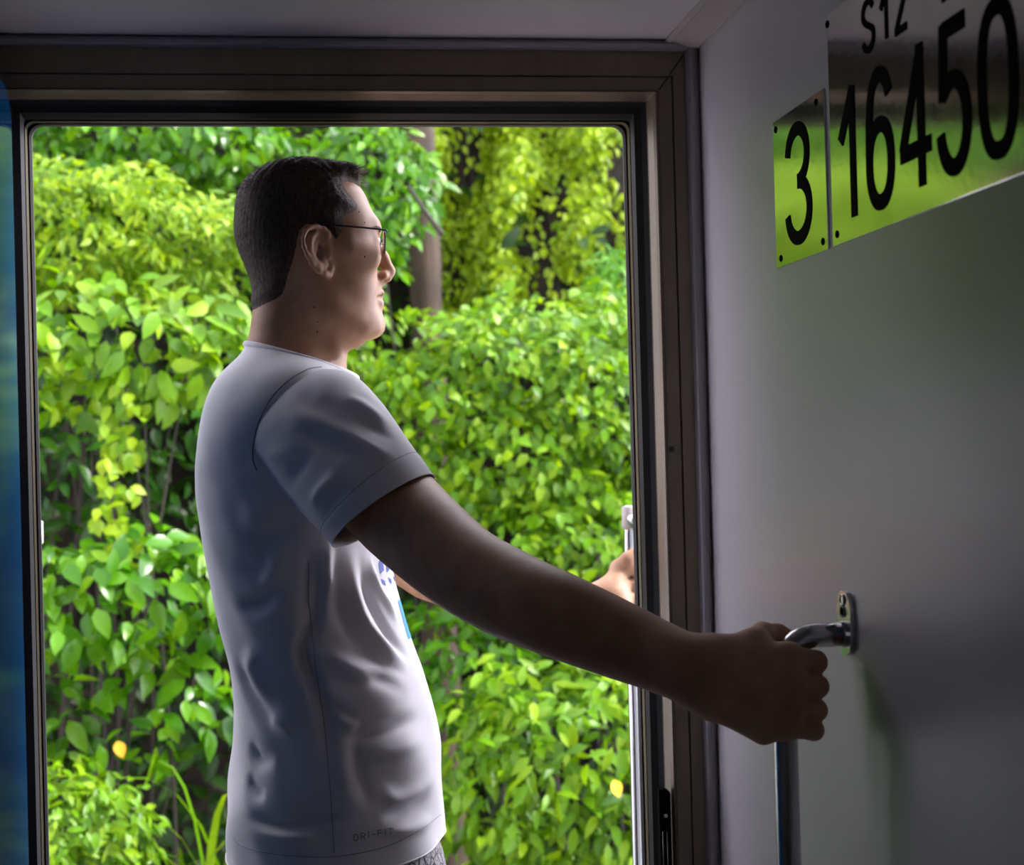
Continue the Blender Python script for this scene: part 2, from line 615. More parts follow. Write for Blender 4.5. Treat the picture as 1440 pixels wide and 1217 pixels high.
for a in (('1', 1180, 1204, 1196, 122, 307), ('6', 1218, 1256, 1237, 95, 293), ('4', 1265, 1308, 1287, 64, 266),
          ('5', 1319, 1364, 1340, 25, 246), ('0', 1376, 1430, 1403, -4, 222)):
    digit(lg, *a)
for a in (('S', 1211, 1230, 1220, -1, 74), ('1', 1237, 1248, 1245, -20, 55), ('2', 1256, 1275, 1265, -38, 46), ('1', 1313, 1329, 1325, -72, 4)):
    digit(lg, *a, swf=.13)

# ------------------------------------------------------------------ vertical grab rail on the right wall
XB = XW - .0705
YBAR = 1.556
zc = P(1150, 894, YBAR)[2]
RB = .0125
rail = empty('grab_rail', (XB, YBAR, .28))
tag(rail, 'steel grab rail standing off the grey wall, gripped by the man', 'rail')
bend = []
for k in range(9):
    a = PI / 2 * k / 8
    bend.append((XB + .034 - .034 * math.cos(PI / 2 - a), YBAR, zc - .034 + .034 * math.sin(PI / 2 - a)))
path = [(XW - .004, YBAR, zc)] + bend + [(XB, YBAR, 1.0), (XB, YBAR, .40)]
path += [(XB + .034 - .034 * math.cos(PI / 2 * k / 8), YBAR, .334 - .034 * math.sin(PI / 2 * k / 8)) for k in range(1, 9)]
path += [(XW - .004, YBAR, .30)]
tube('bar', path, RB, M_STEEL, rail, n=24)
for zz in (zc, .30):
    top_up = 1 if zz == zc else -1
    bm = bmesh.new()
    hz, hy = .0335, .0205
    zo = zz + top_up * .0115
    pts = []
    for k in range(28):
        a = 2 * PI * k / 28
        c, s = math.cos(a), math.sin(a)
        pts.append((YBAR + hy * c, zo + (hz - hy) * (1 if s > 0 else -1) + hy * s))
    add_prism(bm, pts, 0, XW - .0055, XW + .001)
    fl = bmobj('wall_flange', bm, M_STEEL, rail, bevel=.0012)
    bm = bmesh.new()
    add_tube(bm, [(XW - .0056, YBAR, zz), (XW - .0095, YBAR, zz)], .0136, 24)
    bmobj('collar', bm, M_STEEL, rail, smooth=False)
    for dy, dz, dark in ((0, .0355, 0), (.0088, .0232, 1), (-.0088, .0232, 1)):
        bm = bmesh.new()
        cz = zz + top_up * dz
        add_tube(bm, [(XW - .0056 - .0009, YBAR + .0052 * math.cos(a), cz + .0052 * math.sin(a)) for a in np.linspace(0, 2 * PI, 20, endpoint=False)], .0011, 6, closed=True)
        rim = bmobj('screw_hole', bm, M_STEEL, fl, smooth=True)
        bm = bmesh.new()
        bmesh.ops.create_uvsphere(bm, u_segments=16, v_segments=8, radius=.0044)
        for v in bm.verts:
            v.co = Vector((XW - .0056 + v.co.x * (.12 if dark else .4), YBAR + v.co.y, cz + v.co.z))
        s = bmobj('screw', bm, M_STEEL if not dark else M_INK, fl, smooth=True)  # the two dark ones are empty holes, their shade painted black

# lock plate low on the right door jamb
q0 = P(936, 1112, 2.103)
lock = empty('strike_plate', (q0[0], 2.102, .82))
tag(lock, 'black lock strike plate low on the right door moulding', 'lock plate')
xa, xb = P(927, 1150, 2.095)[0], P(943, 1150, 2.095)[0]
bm = bmesh.new()
zt = P(936, 1110, 2.095)[2]
zb = zt - .22
rr = (xb - xa) * .48
pts = [(xa, zb), (xb, zb), (xb, zt - rr)] + [(xb - rr + rr * math.cos(a), zt - rr + rr * math.sin(a)) for a in np.linspace(0, PI / 2, 8)][1:] + [(xa, zt)]
add_prism(bm, [(x, z) for x, z in pts], 1, 2.092, 2.106)
pl = bmobj('plate', bm, M_INK, lock, bevel=.0012)
bm = bmesh.new()
c = P(936, 1148, 2.0915)
bmesh.ops.create_uvsphere(bm, u_segments=14, v_segments=8, radius=.0032)
for v in bm.verts:
    v.co = Vector((c[0] + v.co.x, 2.0918 + v.co.y * .5, c[2] + v.co.z))
bmobj('screw', bm, M_STEEL, lock, smooth=True)
bm = bmesh.new()
c = P(935, 1170, 2.0915)
add_tube(bm, [(c[0] - .003, 2.0918, c[2]), (c[0] - .003, 2.0918, c[2] - .06), (c[0] + .003, 2.0918, c[2] - .06), (c[0] + .003, 2.0918, c[2])], .0007, 6, closed=True)
bmobj('slot', bm, M_STEEL, lock, smooth=True)

# outside grab handles beside the doorway
EXT = []
for px, py, Y, lab, mirror in ((886.5, 722, 2.375, 'outside grab handle right of the doorway, held by the man', 1),
                               (51, 745, 2.375, 'outside grab handle left of the doorway, nobody holding it', -1)):
    c = P(px, 711 if mirror > 0 else 731, Y)
    x = P(px, 800, Y)[0]
    r_ = empty('grab_bar', (x, Y, .45))
    tag(r_, lab, 'handle')
    zt = c[2]
    bx = x + mirror * .004
    pth = [(bx, 2.170, zt - .03), (bx, 2.345, zt - .03)] + [(x, Y, zt - .045), (x, Y, .9), (x, Y, .52)] + [(bx, 2.345, .48), (bx, 2.170, .48)]
    tube('bar', smooth_path(pth, 6), .0085, M_STEEL, r_, n=14)
    bm = bmesh.new()
    add_tube(bm, [(x, Y, zt - .037), (x, Y, zt - .034), (x, Y, zt - .003), (x, Y, zt)], [.009, .0115, .0115, .006], 16)
    tag(bmobj('end_cap', bm, M_COVE, r_, smooth=True), 'pale rounded end cap')
    EXT.append((x, Y))
# ------------------------------------------------------------------ signed-distance modelling


def smin(a, b, k):
    h = np.maximum(k - np.abs(a - b), 0) / k
    return np.minimum(a, b) - h * h * k * .25


def smax(a, b, k):
    return -smin(-a, -b, k)


def capsule(p, a, b, ra, rb):
    a = np.asarray(a, np.float32)
    ab = np.asarray(b, np.float32) - a
    pa = p - a
    t = np.clip(pa @ ab / max(1e-9, float(ab @ ab)), 0, 1)
    q = pa - t[:, None] * ab
    return np.sqrt(np.einsum('ij,ij->i', q, q)) - (ra + (rb - ra) * t)


def chain(p, pts, rs, k=.01):
    d = None
    for i in range(len(pts) - 1):
        e = capsule(p, pts[i], pts[i + 1], rs[i], rs[i + 1])
        d = e if d is None else smin(d, e, k)
    return d


def ellipsoid(p, c, r):
    q = (p - np.asarray(c, np.float32)) / np.asarray(r, np.float32)
    k0 = np.sqrt(np.einsum('ij,ij->i', q, q))
    q2 = q / np.asarray(r, np.float32)
    k1 = np.sqrt(np.einsum('ij,ij->i', q2, q2)) + 1e-9
    return k0 * (k0 - 1) / k1


def sphere(p, c, r):
    q = p - np.asarray(c, np.float32)
    return np.sqrt(np.einsum('ij,ij->i', q, q)) - r


def surface_net(parts, combine_k, lo, hi, h, relax=4):
    """parts: list of (fn, lo, hi); sparse surface nets on a grid of step h. Returns vertices and quads."""
    lo = np.array(lo, np.float64)
    hi = np.array(hi, np.float64)
    B = 8
    nb = np.ceil((hi - lo) / (h * B)).astype(int)
    gi = np.stack(np.meshgrid(*[np.arange(n) for n in nb], indexing='ij'), -1).reshape(-1, 3)
    half = h * B * .5
    cen = (lo + (gi * B + B * .5) * h).astype(np.float32)

    def mask_for(c, marg):
        mk = np.zeros(len(c), np.int64)
        for i, (fn, a, b) in enumerate(parts):
            ok = np.all((c > np.array(a) - marg) & (c < np.array(b) + marg), 1)
            mk |= ok.astype(np.int64) << i
        return mk

    def evalp(p, mk):
        d = None
        for i, (fn, a, b) in enumerate(parts):
            if mk >> i & 1:
                e = fn(p).astype(np.float32)
                d = e if d is None else smin(d, e, combine_k)
        return d
    mk = mask_for(cen, half + combine_k + .004)
    keep = []
    for v in np.unique(mk):
        if v == 0:
            continue
        idx = np.nonzero(mk == v)[0]
        d = evalp(cen[idx], int(v))
        keep.append(idx[np.abs(d) < half * 1.75 * relax * .5])
    act = np.concatenate(keep)
    mk = mk[act]
    gi = gi[act]
    # evaluate the corners
    o = np.stack(np.meshgrid(*[np.arange(B + 1)] * 3, indexing='ij'), -1).reshape(-1, 3)
    NX = nb * B + 2
    cell_id, cell_v, edges = [], [], []
    for v in np.unique(mk):
        ids = np.nonzero(mk == v)[0]
        for s in range(0, len(ids), 500):
            g = gi[ids[s:s + 500]]
            ip = (g[:, None] * B + o[None]).reshape(-1, 3)
            d = evalp((lo + ip * h).astype(np.float32), int(v)).reshape(len(g), B + 1, B + 1, B + 1)
            live = (d.reshape(len(g), -1).min(1) < 0) & (d.reshape(len(g), -1).max(1) >= 0)
            if not live.any():
                continue
            g, d = g[live], d[live]
            ins = d < 0
            n = len(g)
            acc = np.zeros((n, B, B, B, 3), np.float32)
            cnt = np.zeros((n, B, B, B), np.float32)
            for ax in range(3):
                o1, o2 = [a for a in range(3) if a != ax]
                for b1 in (0, 1):
                    for b2 in (0, 1):
                        s0 = [slice(None)] * 4
                        s1 = [slice(None)] * 4
                        s0[ax + 1], s1[ax + 1] = slice(0, B), slice(1, B + 1)
                        for oo, bb in ((o1, b1), (o2, b2)):
                            s0[oo + 1] = s1[oo + 1] = slice(bb, bb + B)
                        da, db = d[tuple(s0)], d[tuple(s1)]
                        cr = (da < 0) != (db < 0)
                        t = np.where(cr, da / np.where(cr, da - db, 1), 0)
                        acc[..., ax] += t
                        acc[..., o1] += np.where(cr, b1, 0)
                        acc[..., o2] += np.where(cr, b2, 0)
                        cnt += cr
                # owned edges along ax
                s0 = (slice(None), slice(0, B), slice(0, B), slice(0, B))
                s1 = [slice(None)] + [slice(0, B)] * 3
                s1[ax + 1] = slice(1, B + 1)
                a0, a1 = ins[s0], ins[tuple(s1)]
                w = np.argwhere(a0 != a1)
                if len(w):
                    gp = g[w[:, 0]] * B + w[:, 1:]
                    edges.append(np.concatenate([gp, np.full((len(w), 1), ax), a0[tuple(w.T)][:, None]], 1))
            w = np.argwhere(cnt > 0)
            gp = g[w[:, 0]] * B + w[:, 1:]
            k = tuple(w.T)
            cell_id.append((gp[:, 0] * NX[1] + gp[:, 1]) * NX[2] + gp[:, 2])
            cell_v.append(lo + (gp + acc[k] / cnt[k][:, None]) * h)
    cid = np.concatenate(cell_id)
    cv = np.concatenate(cell_v)
    od = np.argsort(cid)
    cid, cv = cid[od], cv[od]
    E = np.concatenate(edges)
    quads = []
    for ax in range(3):
        e = E[E[:, 3] == ax]
        o1, o2 = [(1, 2), (2, 0), (0, 1)][ax]
        q = []
        for s1, s2 in ((0, 0), (1, 0), (1, 1), (0, 1)):
            c = e[:, :3].copy()
            c[:, o1] -= s1
            c[:, o2] -= s2
            i = (c[:, 0] * NX[1] + c[:, 1]) * NX[2] + c[:, 2]
            j = np.clip(np.searchsorted(cid, i), 0, len(cid) - 1)
            q.append(np.where(cid[j] == i, j, -1))
        q = np.stack(q, 1)
        fl = e[:, 4] == 0
        q[fl] = q[fl][:, ::-1]
        quads.append(q[(q >= 0).all(1)])
    Q = np.concatenate(quads)[:, ::-1]
    return cv, Q


def relax_mesh(v, q, it=2, lam=.5):
    e = np.concatenate([q[:, [0, 1]], q[:, [1, 2]], q[:, [2, 3]], q[:, [3, 0]]])
    n = len(v)
    for i in range(it):
        for l in (lam, -lam * 1.02) if it > 1 else (lam,):
            s = np.zeros((n, 3))
            c = np.zeros(n)
            for k in range(3):
                s[:, k] = np.bincount(e[:, 0], v[e[:, 1], k], n) + np.bincount(e[:, 1], v[e[:, 0], k], n)
            c = np.bincount(e[:, 0], minlength=n) + np.bincount(e[:, 1], minlength=n)
            v = v + l * (s / np.maximum(c, 1)[:, None] - v)
    return v


def vnormals(v, q):
    n = np.cross(v[q[:, 2]] - v[q[:, 0]], v[q[:, 3]] - v[q[:, 1]])
    out = np.zeros_like(v)
    for k in range(4):
        for a in range(3):
            out[:, a] += np.bincount(q[:, k], n[:, a], len(v))
    return out / (np.linalg.norm(out, axis=1)[:, None] + 1e-12)


def ss(a, b, x):
    t = np.clip((x - a) / (b - a), 0, 1)
    return t * t * (3 - 2 * t)

# ------------------------------------------------------------------ the man: frames
YM = 2.13
KW = YM / 2.05
S = F / YM
EX = np.array((math.cos(RHO), 0, -math.sin(RHO)))
EZ = np.array((math.sin(RHO), 0, math.cos(RHO)))
EY = np.array((0, 1.0, 0))
OB = P(440, 635, YM)


def bp(px, py, v=0.0):
    """point of the man's mid plane seen at a photo pixel, shifted v metres sideways (+ away from the camera)"""
    return OB + EX * ((px - 440) / S) + EZ * ((635 - py) / S) + EY * v


def blocal(p):
    q = p - OB.astype(np.float32)
    return q @ EX.astype(np.float32), q @ EZ.astype(np.float32), q[:, 1]


def loft(rows, n=2.3, c0=None):
    """rows: (photo row, back px, front px, half width[, sideways centre]) -> sdf in the body frame"""
    R = np.array([r + (0,) * (5 - len(r)) for r in rows], float)
    w = (635 - R[:, 0]) / S
    a0, a1 = (R[:, 1] - 440) / S, (R[:, 2] - 440) / S
    o = np.argsort(w)
    w, a0, a1, hw, c = w[o], a0[o], a1[o], R[o, 3] * KW, R[o, 4]
    # dense, smoothed tables
    wd = np.linspace(w[0], w[-1], 400)
    tab = []
    for y in (a0, a1, hw, c):
        t = np.interp(wd, w, y)
        kk = np.ones(13) / 13
        t2 = np.convolve(np.pad(t, 6, mode='edge'), kk, 'valid')
        tab.append(t2)

    def fn(p):
        u, ww, v = blocal(p)
        A0, A1, HW, CC = [np.interp(ww, wd, t).astype(np.float32) for t in tab]
        mid, A = (A0 + A1) / 2, np.maximum((A1 - A0) / 2, .004)
        x, y = np.abs(u - mid), np.abs(v - CC)
        q = ((x / A) ** n + (y / HW) ** n) ** (1 / n)
        q = np.maximum(q, .05)
        d = np.sqrt(x * x + y * y) * (1 - 1 / q)
        d = np.where(q < .2, -np.minimum(A, HW) * .8, d)
        return np.maximum(d, np.maximum(ww - w[-1], w[0] - ww))
    return fn

# ------------------------------------------------------------------ head
HS = S
OH = bp(440, 360)
YAW = math.radians(6.5)
EU = EX * math.cos(YAW) + EY * math.sin(YAW)
EV = -EX * math.sin(YAW) + EY * math.cos(YAW)


def hp(px, py, v=0.0):
    return OH + EU * ((px - 440) / HS) + EZ * ((360 - py) / HS) + EV * v * KW


HR = np.array([  # row, front, back, half width, exponent
    (236, 452, 404, .020, 2.0), (248, 483, 372, .0456, 2.0), (262, 501.5, 354.5, .0605, 2.0), (277, 512, 344, .0685, 2.1), (295, 520, 337, .0745, 2.3), (314, 528.5, 335, .0765, 2.4), (326, 530, 335, .077, 2.5),
    (338, 528, 336, .0765, 2.5), (350, 527, 339, .0755, 2.5), (365, 527, 345, .074, 2.5), (380, 528, 352, .071, 2.45),
    (395, 530, 362, .068, 2.4), (408, 531, 372, .0645, 2.35), (420, 530, 384, .0615, 2.3), (432, 530, 396, .058, 2.25),
    (445, 532, 408, .053, 2.2), (458, 533, 420, .048, 2.15), (466, 531, 428, .043, 2.1), (473, 524, 436, .036, 2.0),
    (478, 514, 444, .028, 2.0), (482, 500, 455, .016, 2.0)])


def head_base(p):
    q = p - OH.astype(np.float32)
    u, w, v = q @ EU.astype(np.float32), q @ EZ.astype(np.float32), q @ EV.astype(np.float32)
    ws = (360 - HR[:, 0]) / HS
    o = np.argsort(ws)
    ws = ws[o]
    wd = np.linspace(ws[0], ws[-1], 300)

    def tb(y, sm=7):
        t = np.interp(wd, ws, y[o])
        return np.convolve(np.pad(t, sm // 2, mode='edge'), np.ones(sm) / sm, 'valid')
    Fr = np.interp(w, wd, tb((HR[:, 1] - 440) / HS))
    Bk = np.interp(w, wd, tb((HR[:, 2] - 440) / HS))
    HW = np.interp(w, wd, tb(HR[:, 3])) * KW
    NN = np.interp(w, wd, tb(HR[:, 4]))
    # widest point behind the ear for the skull, forward for the jaw
    C = np.interp(w, [-.11, -.06, 0.0, .12], [.030, .010, -.012, -.008])
    C = np.clip(C, Bk + .01, Fr - .01)
    uu = u - C
    A = np.where(uu > 0, Fr - C, C - Bk)
    N2 = np.where(uu > 0, NN, 2.1)
    x, y = np.abs(uu), np.abs(v)
    qq = np.maximum(((x / A) ** N2 + (y / HW) ** N2) ** (1 / N2), .05)
    d = np.sqrt(x * x + y * y) * (1 - 1 / qq)
    d = np.where(qq < .25, -np.minimum(A, HW) * .7, d)
    d = np.maximum(d, np.maximum(w - ws[-1], ws[0] - w))
    el = ellipsoid(np.stack([u, w, v], 1), ((428 - 440) / HS, (360 - 305) / HS, 0), (93 / HS, 71 / HS, .0765 * KW))
    bl = ss((360 - 305) / HS, (360 - 266) / HS, w)
    return d * (1 - bl) + el * bl, u, w, v


def mirror_v(p):
    """fold space onto the near side (v <= 0) of the head"""
    q = p - OH.astype(np.float32)
    v = q @ EV.astype(np.float32)
    return p - (v + np.abs(v))[:, None] * EV.astype(np.float32)


def head_fn(p):
    d, u, w, v = head_base(p)
    m = mirror_v(p)
    # brow, cheekbone, jaw angle
    d = smin(d, chain(m, [hp(524, 324, -.008), hp(519, 323, -.03)], [.005, .005]), .022)
    d = smax(d, -sphere(m, hp(537, 343, -.033), .0145), .014)
    d = smin(d, sphere(m, hp(513, 343, -.032), .0145), .004)
    d = smin(d, chain(m, [hp(512, 366, -.047), hp(480, 360, -.064)], [.014, .012]), .022)
    d = smin(d, chain(m, [hp(458, 432, -.050), hp(500, 466, -.030)], [.012, .013]), .022)
    # nose
    n = chain(p, [hp(528, 340), hp(538, 362), hp(547.5, 380.5)], [.0065, .0075, .0088], .008)
    n = smin(n, sphere(m, hp(537, 388, -.0105), .0068), .010)
    n = smin(n, capsule(p, hp(545, 391), hp(534, 397), .0052, .006), .006)
    d = smin(d, n, .009)
    d = smax(d, -sphere(m, hp(541.5, 396, -.0065), .0033), .003)
    d = smax(d, -chain(m, [hp(536, 376, -.0215), hp(531, 392, -.022)], [.0015, .0025]), .008)
    # lips, chin
    d = smin(d, chain(m, [hp(533, 413, 0), hp(531, 414, -.008), hp(519, 418, -.023)], [.0060, .0058, .003]), .006)
    d = smin(d, chain(m, [hp(531.5, 427, 0), hp(529, 426, -.009), hp(518.5, 420, -.021)], [.0072, .0066, .003]), .007)
    d = smax(d, -chain(m, [hp(541.5, 419, 0), hp(536, 419, -.011), hp(521, 420, -.025)], [.0022, .002, .0015]), .003)
    d = smax(d, -capsule(m, hp(546, 404, 0), hp(546, 410, 0), .003, .003), .008)
    d = smin(d, chain(m, [hp(522, 458, 0), hp(518, 459, -.012)], [.016, .0135]), .022)
    return d


def ear_fn(p):
    m = mirror_v(p)

    def e(px, py, dv=0.0):
        return hp(px, py, -(.0775 + (455 - px) / HS * .50 - max(0, py - 375) / HS * .12 + dv))
    rim = chain(m, [e(452, 352, -.004), e(450, 341), e(443, 335.5), e(434, 334), e(424, 336), e(417, 342), e(414, 351), e(415, 362), e(420, 374),
                    e(427, 385), e(436, 392), e(445, 396), e(452, 396, -.002), e(454, 388, -.005)],
                [.0025, .0027, .0029, .003, .003, .0029, .0028, .0027, .0028, .0032, .0042, .0045, .004, .003], .003)
    # thin back plate
    pl = chain(m, [e(441, 346, -.006), e(430, 352, -.006), e(430, 366, -.006), e(440, 384, -.006)], [.010, .0105, .0105, .009], .006)
    c = e(434, 362, .0)
    nrm = np.cross(e(420, 362) - e(450, 362), np.array((0, 0, 1.0)))
    nrm /= np.linalg.norm(nrm)
    if nrm @ EV > 0:
        nrm = -nrm
    t = (m - c.astype(np.float32)) @ nrm.astype(np.float32)
    pl = smax(pl, np.abs(t + .0035) - .0022, .002)
    d = smin(rim, pl, .004)
    anti = chain(m, [e(434, 342, -.0005), e(426, 350, -.0005), e(424, 362), e(428, 376), e(438, 386)], [.0016, .0022, .0024, .0024, .0028], .003)
    d = smin(d, anti, .004)
    trag = chain(m, [e(451, 361, -.002), e(451, 371, -.002)], [.0032, .0036])
    d = smin(d, trag, .003)
    d = smin(d, capsule(m, e(446, 350, -.008), e(452, 384, -.012), .008, .008), .006)
    d = smax(d, -chain(m, [e(442, 362, .001), e(440, 372, .001)], [.0058, .0058]), .004)
    return d


def neck_fn(p):
    d = chain(p, [bp(418, 400), bp(417, 440), bp(413, 480), bp(403, 530), bp(405, 600)], [.053, .0525, .0535, .060, .075], .02)
    m = mirror_v(p)
    d = smin(d, chain(m, [hp(440, 405, -.050), hp(452, 450, -.042), hp(468, 515, -.018)], [.012, .012, .010]), .022)
    d = smin(d, chain(m, [hp(492, 474, -.012), hp(470, 472, -.020), hp(452, 455, -.035)], [.012, .016, .016]), .02)
    d = smin(d, capsule(p, bp(473, 497), bp(470, 520), .009, .008), .018)
    e_ = smin(d, chain(m, [hp(385, 420, -.02), hp(376, 490, -.03), hp(350, 540, -.075)], [.018, .024, .03]), .03)
    return d


torso_fn = loft([(515, 350, 474, .055), (535, 330, 488, .10), (560, 310, 505, .140), (600, 300, 520, .160), (650, 296, 525, .160),
                 (720, 300, 505, .140), (800, 318, 508, .132), (900, 338, 530, .126), (1000, 356, 558, .128), (1100, 352, 572, .134),
                 (1200, 338, 606, .155), (1270, 334, 600, .160), (1330, 350, 585, .150)])

ARM = [(440, 592, 1.99, .054), (500, 655, 1.94, .054), (552, 712, 1.875, .0545), (605, 762, 1.805, .0505), (655, 802, 1.745, .0462),
       (715, 835, 1.69, .0450), (785, 865, 1.63, .0418), (860, 896, 1.595, .0372), (920, 921, 1.56, .0322), (965, 940, 1.53, .0296),
       (1005, 955, 1.519, .0308)]


ARMS = smooth_path([(*P(*a[:3]), a[3]) for a in ARM], 3)


def arm_near(p):
    return chain(p, ARMS[:, :3], ARMS[:, 3], .012)


# right hand round the bar
def bw(dx, py, dy):
    """relative to the bar axis: dx to the right, dy away from the camera, at the height of photo row py"""
    z = P(1089, py, YBAR)[2]
    return np.array((XB + dx, YBAR + dy, z))


FING = [  # row of knuckle, row of middle joint, row of tip, radius, length factor
    (918, 931, 934, .0112, 1.0), (951, 965, 967, .0112, 1.03), (984, 998, 999, .0106, .98), (1014, 1026, 1026, .0097, .86)]


def hand_near(p):
    wr = P(1000, 954, 1.521)
    heel_t, heel_b = P(1022, 935, 1.521), P(1020, 985, 1.521)
    d = None
    for i, (k, m, t, r, l) in enumerate(FING):
        mcp = bw(-.006 - (.004 if i == 3 else 0), k, -.0345)
        base = wr * .7 + (heel_t if i < 2 else heel_b) * .3
        e = chain(p, [base, mcp], [.022, r * 1.22], .01)
        d = e if d is None else smin(d, e, .018)
    # thenar and hypothenar pads
    d = smin(d, chain(p, [P(1015, 925, 1.525), bw(-.035, 905, -.014), bw(-.022, 897, .004)], [.021, .0165, .0125]), .016)
    d = smin(d, chain(p, [P(1018, 985, 1.523), bw(-.030, 1022, -.022)], [.021, .014]), .018)
    fs = None
    for i, (k, m, t, r, l) in enumerate(FING):
        x0 = -.006 - (.004 if i == 3 else 0)
        pts = [bw(x0, k, -.0345), bw(.0285 * l, m, -.0165), bw(.0275 * l, (m + t) / 2, .0075), bw(.012, t, .0235), bw(-.006, t, .0245)]
        e = chain(p, pts, [r * 1.2, r, r * .97, r * .9, r * .82], .006)
        fs = e if fs is None else smin(fs, e, .0022)
    d = smin(d, fs, .009)
    th = chain(p, [bw(-.030, 902, -.006), bw(-.017, 893, .014), bw(.002, 897, .0255), bw(.014, 903, .0250)], [.0125, .0112, .0103, .0088], .006)
    return smin(d, th, .008)


ARM2 = [(455, 690, 2.28, .058), (560, 768, 2.33, .052), (700, 846, 2.36, .042), (760, 862, 2.36, .040), (820, 858, 2.355, .033),
        (856, 848, 2.352, .0285)]
XR2, YR2 = EXT[0]


ARM2S = smooth_path([(*P(*a[:3]), a[3]) for a in ARM2], 3)


def arm_far(p):
    return chain(p, ARM2S[:, :3], ARM2S[:, 3], .012)


def hand_far(p):
    z0 = P(886, 829, YR2)[2]

    def b2(dx, dy, dz):
        return np.array((XR2 + dx, YR2 + dy, z0 + dz))
    wr = P(858, 846, 2.352)
    d = None
    fs = None
    for i, dz in enumerate((.030, .010, -.010, -.029)):
        r = (.0098, .010, .0095, .0086)[i]
        mcp = b2(-.008, .030, dz * .95)
        e = chain(p, [wr + np.array((.004, 0, dz * .5)), mcp], [.019, r * 1.2], .01)
        d = e if d is None else smin(d, e, .016)
        e = chain(p, [mcp, b2(.024, .016, dz), b2(.024, -.006, dz), b2(.008, -.0175, dz), b2(-.008, -.018, dz)], [r * 1.2, r, r * .96, r * .9, r * .8], .005)
        fs = e if fs is None else smin(fs, e, .002)
    d = smin(d, fs, .008)
    th = chain(p, [wr + np.array((.0, -.012, .012)), b2(-.020, -.008, .034), b2(-.008, -.0185, .048), b2(.004, -.0185, .056)], [.017, .0125, .0105, .0085], .006)
    return smin(d, th, .012)


def leg(p, sgn):
    hip = bp(462, 1235, sgn * .085)
    knee = np.array((hip[0] + .01, YM - .025 + sgn * .095, .50))
    ank = np.array((hip[0] - .02, YM - .07 + sgn * .065, .09))
    calf = np.array((hip[0] - .015, YM - .04 + sgn * .08, .36))
    toe = np.array((ank[0] + .15, ank[1] + sgn * .004, .035))
    heel = np.array((ank[0] - .03, ank[1], .035))
    d = chain(p, [hip, knee, calf, ank], [.088, .056, .056, .036], .03)
    return smin(d, chain(p, [heel, ank * .5 + toe * .5 - np.array((0, 0, .01)), toe], [.033, .036, .028], .02), .03)


def bbox(pts, r):
    a = np.array(pts)
    return a.min(0) - r, a.max(0) + r


parts = [
    (lambda p: smin(head_fn(p), ear_fn(p), .004), bp(320, 500, -.12), bp(570, 215, .12)),
    (neck_fn, bp(320, 620, -.12), bp(510, 370, .12)),
    (torso_fn, bp(270, 1335, -.18), bp(620, 510, .18)),
    (arm_near, *bbox([P(*a[:3]) for a in ARM], .07)),
    (hand_near, *bbox([P(995, 955, 1.52), bw(.04, 890, .035), bw(.04, 1045, -.05)], .03)),
    (arm_far, *bbox([P(*a[:3]) for a in ARM2], .07)),
    (hand_far, *bbox([P(850, 800, YR2), P(910, 870, YR2 + .04), P(910, 780, YR2 - .04)], .03)),
    (lambda p: leg(p, -1), np.array((-.15, YM - .28, -.005)), np.array((.27, YM + .02, .98))),
    (lambda p: leg(p, 1), np.array((-.15, YM - .11, -.005)), np.array((.27, YM + .24, .98)))]
parts = [(f, np.minimum(a, b), np.maximum(a, b)) for f, a, b in parts]
glo = np.min([a for _, a, _ in parts], 0) - .01
ghi = np.max([b for _, _, b in parts], 0) + .01

M_SKIN, t_, b_, o_ = nt('skin')
N_, L_ = t_.nodes, t_.links
tc_ = N_.new('ShaderNodeTexCoord')
n1 = N_.new('ShaderNodeTexNoise')
n1.inputs['Scale'].default_value = 28
n1.inputs['Detail'].default_value = 6
L_.new(tc_.outputs['Object'], n1.inputs['Vector'])
r1 = N_.new('ShaderNodeValToRGB')
r1.color_ramp.elements[0].position = .35
r1.color_ramp.elements[1].position = .68
r1.color_ramp.elements[0].color = (.40, .215, .125, 1)
r1.color_ramp.elements[1].color = (.52, .30, .18, 1)
L_.new(n1.outputs['Fac'], r1.inputs['Fac'])
L_.new(r1.outputs['Color'], b_.inputs['Base Color'])
b_.inputs['Roughness'].default_value = .5
b_.inputs['Specular IOR Level'].default_value = .35
b_.inputs['Subsurface Weight'].default_value = .12
b_.inputs['Subsurface Radius'].default_value = (.012, .005, .003)
b_.inputs['Subsurface Scale'].default_value = 1.0
n2 = N_.new('ShaderNodeTexNoise')
n2.inputs['Scale'].default_value = 700
L_.new(tc_.outputs['Object'], n2.inputs['Vector'])
bu = N_.new('ShaderNodeBump')
bu.inputs['Strength'].default_value = .18
bu.inputs['Distance'].default_value = .001
L_.new(n2.outputs['Fac'], bu.inputs['Height'])
L_.new(bu.outputs['Normal'], b_.inputs['Normal'])

man = empty('person', (bp(450, 1217)[0], YM, 0))
tag(man, 'man in glasses and light grey T-shirt standing in the open doorway, holding rails', 'person')
v, q = surface_net(parts, .022, glo, ghi, .0024)
v = relax_mesh(v, q, 2, .5)
body = npmesh('body', v, q, M_SKIN, man)

# ------------------------------------------------------------------ hair
HAIR_PX = [(740, 225), (742, 245), (725, 243), (690, 232), (650, 232), (622, 252), (640, 285), (672, 320), (692, 352), (690, 382), (655, 400),
           (628, 412), (614, 450), (618, 500), (606, 545), (585, 560), (560, 555), (548, 520), (525, 485), (480, 462), (430, 470), (402, 500), (392, 560),
           (384, 610), (372, 660), (356, 710), (346, 760), (330, 800), (300, 822), (262, 838), (210, 862), (120, 880), (0, 700), (0, 0), (700, 0), (780, 120)]
HPOLY = np.array([(((300 + x / 3.578) - 440) / HS, (360 - (200 + y / 3.578)) / HS) for x, y in HAIR_PX], np.float32)


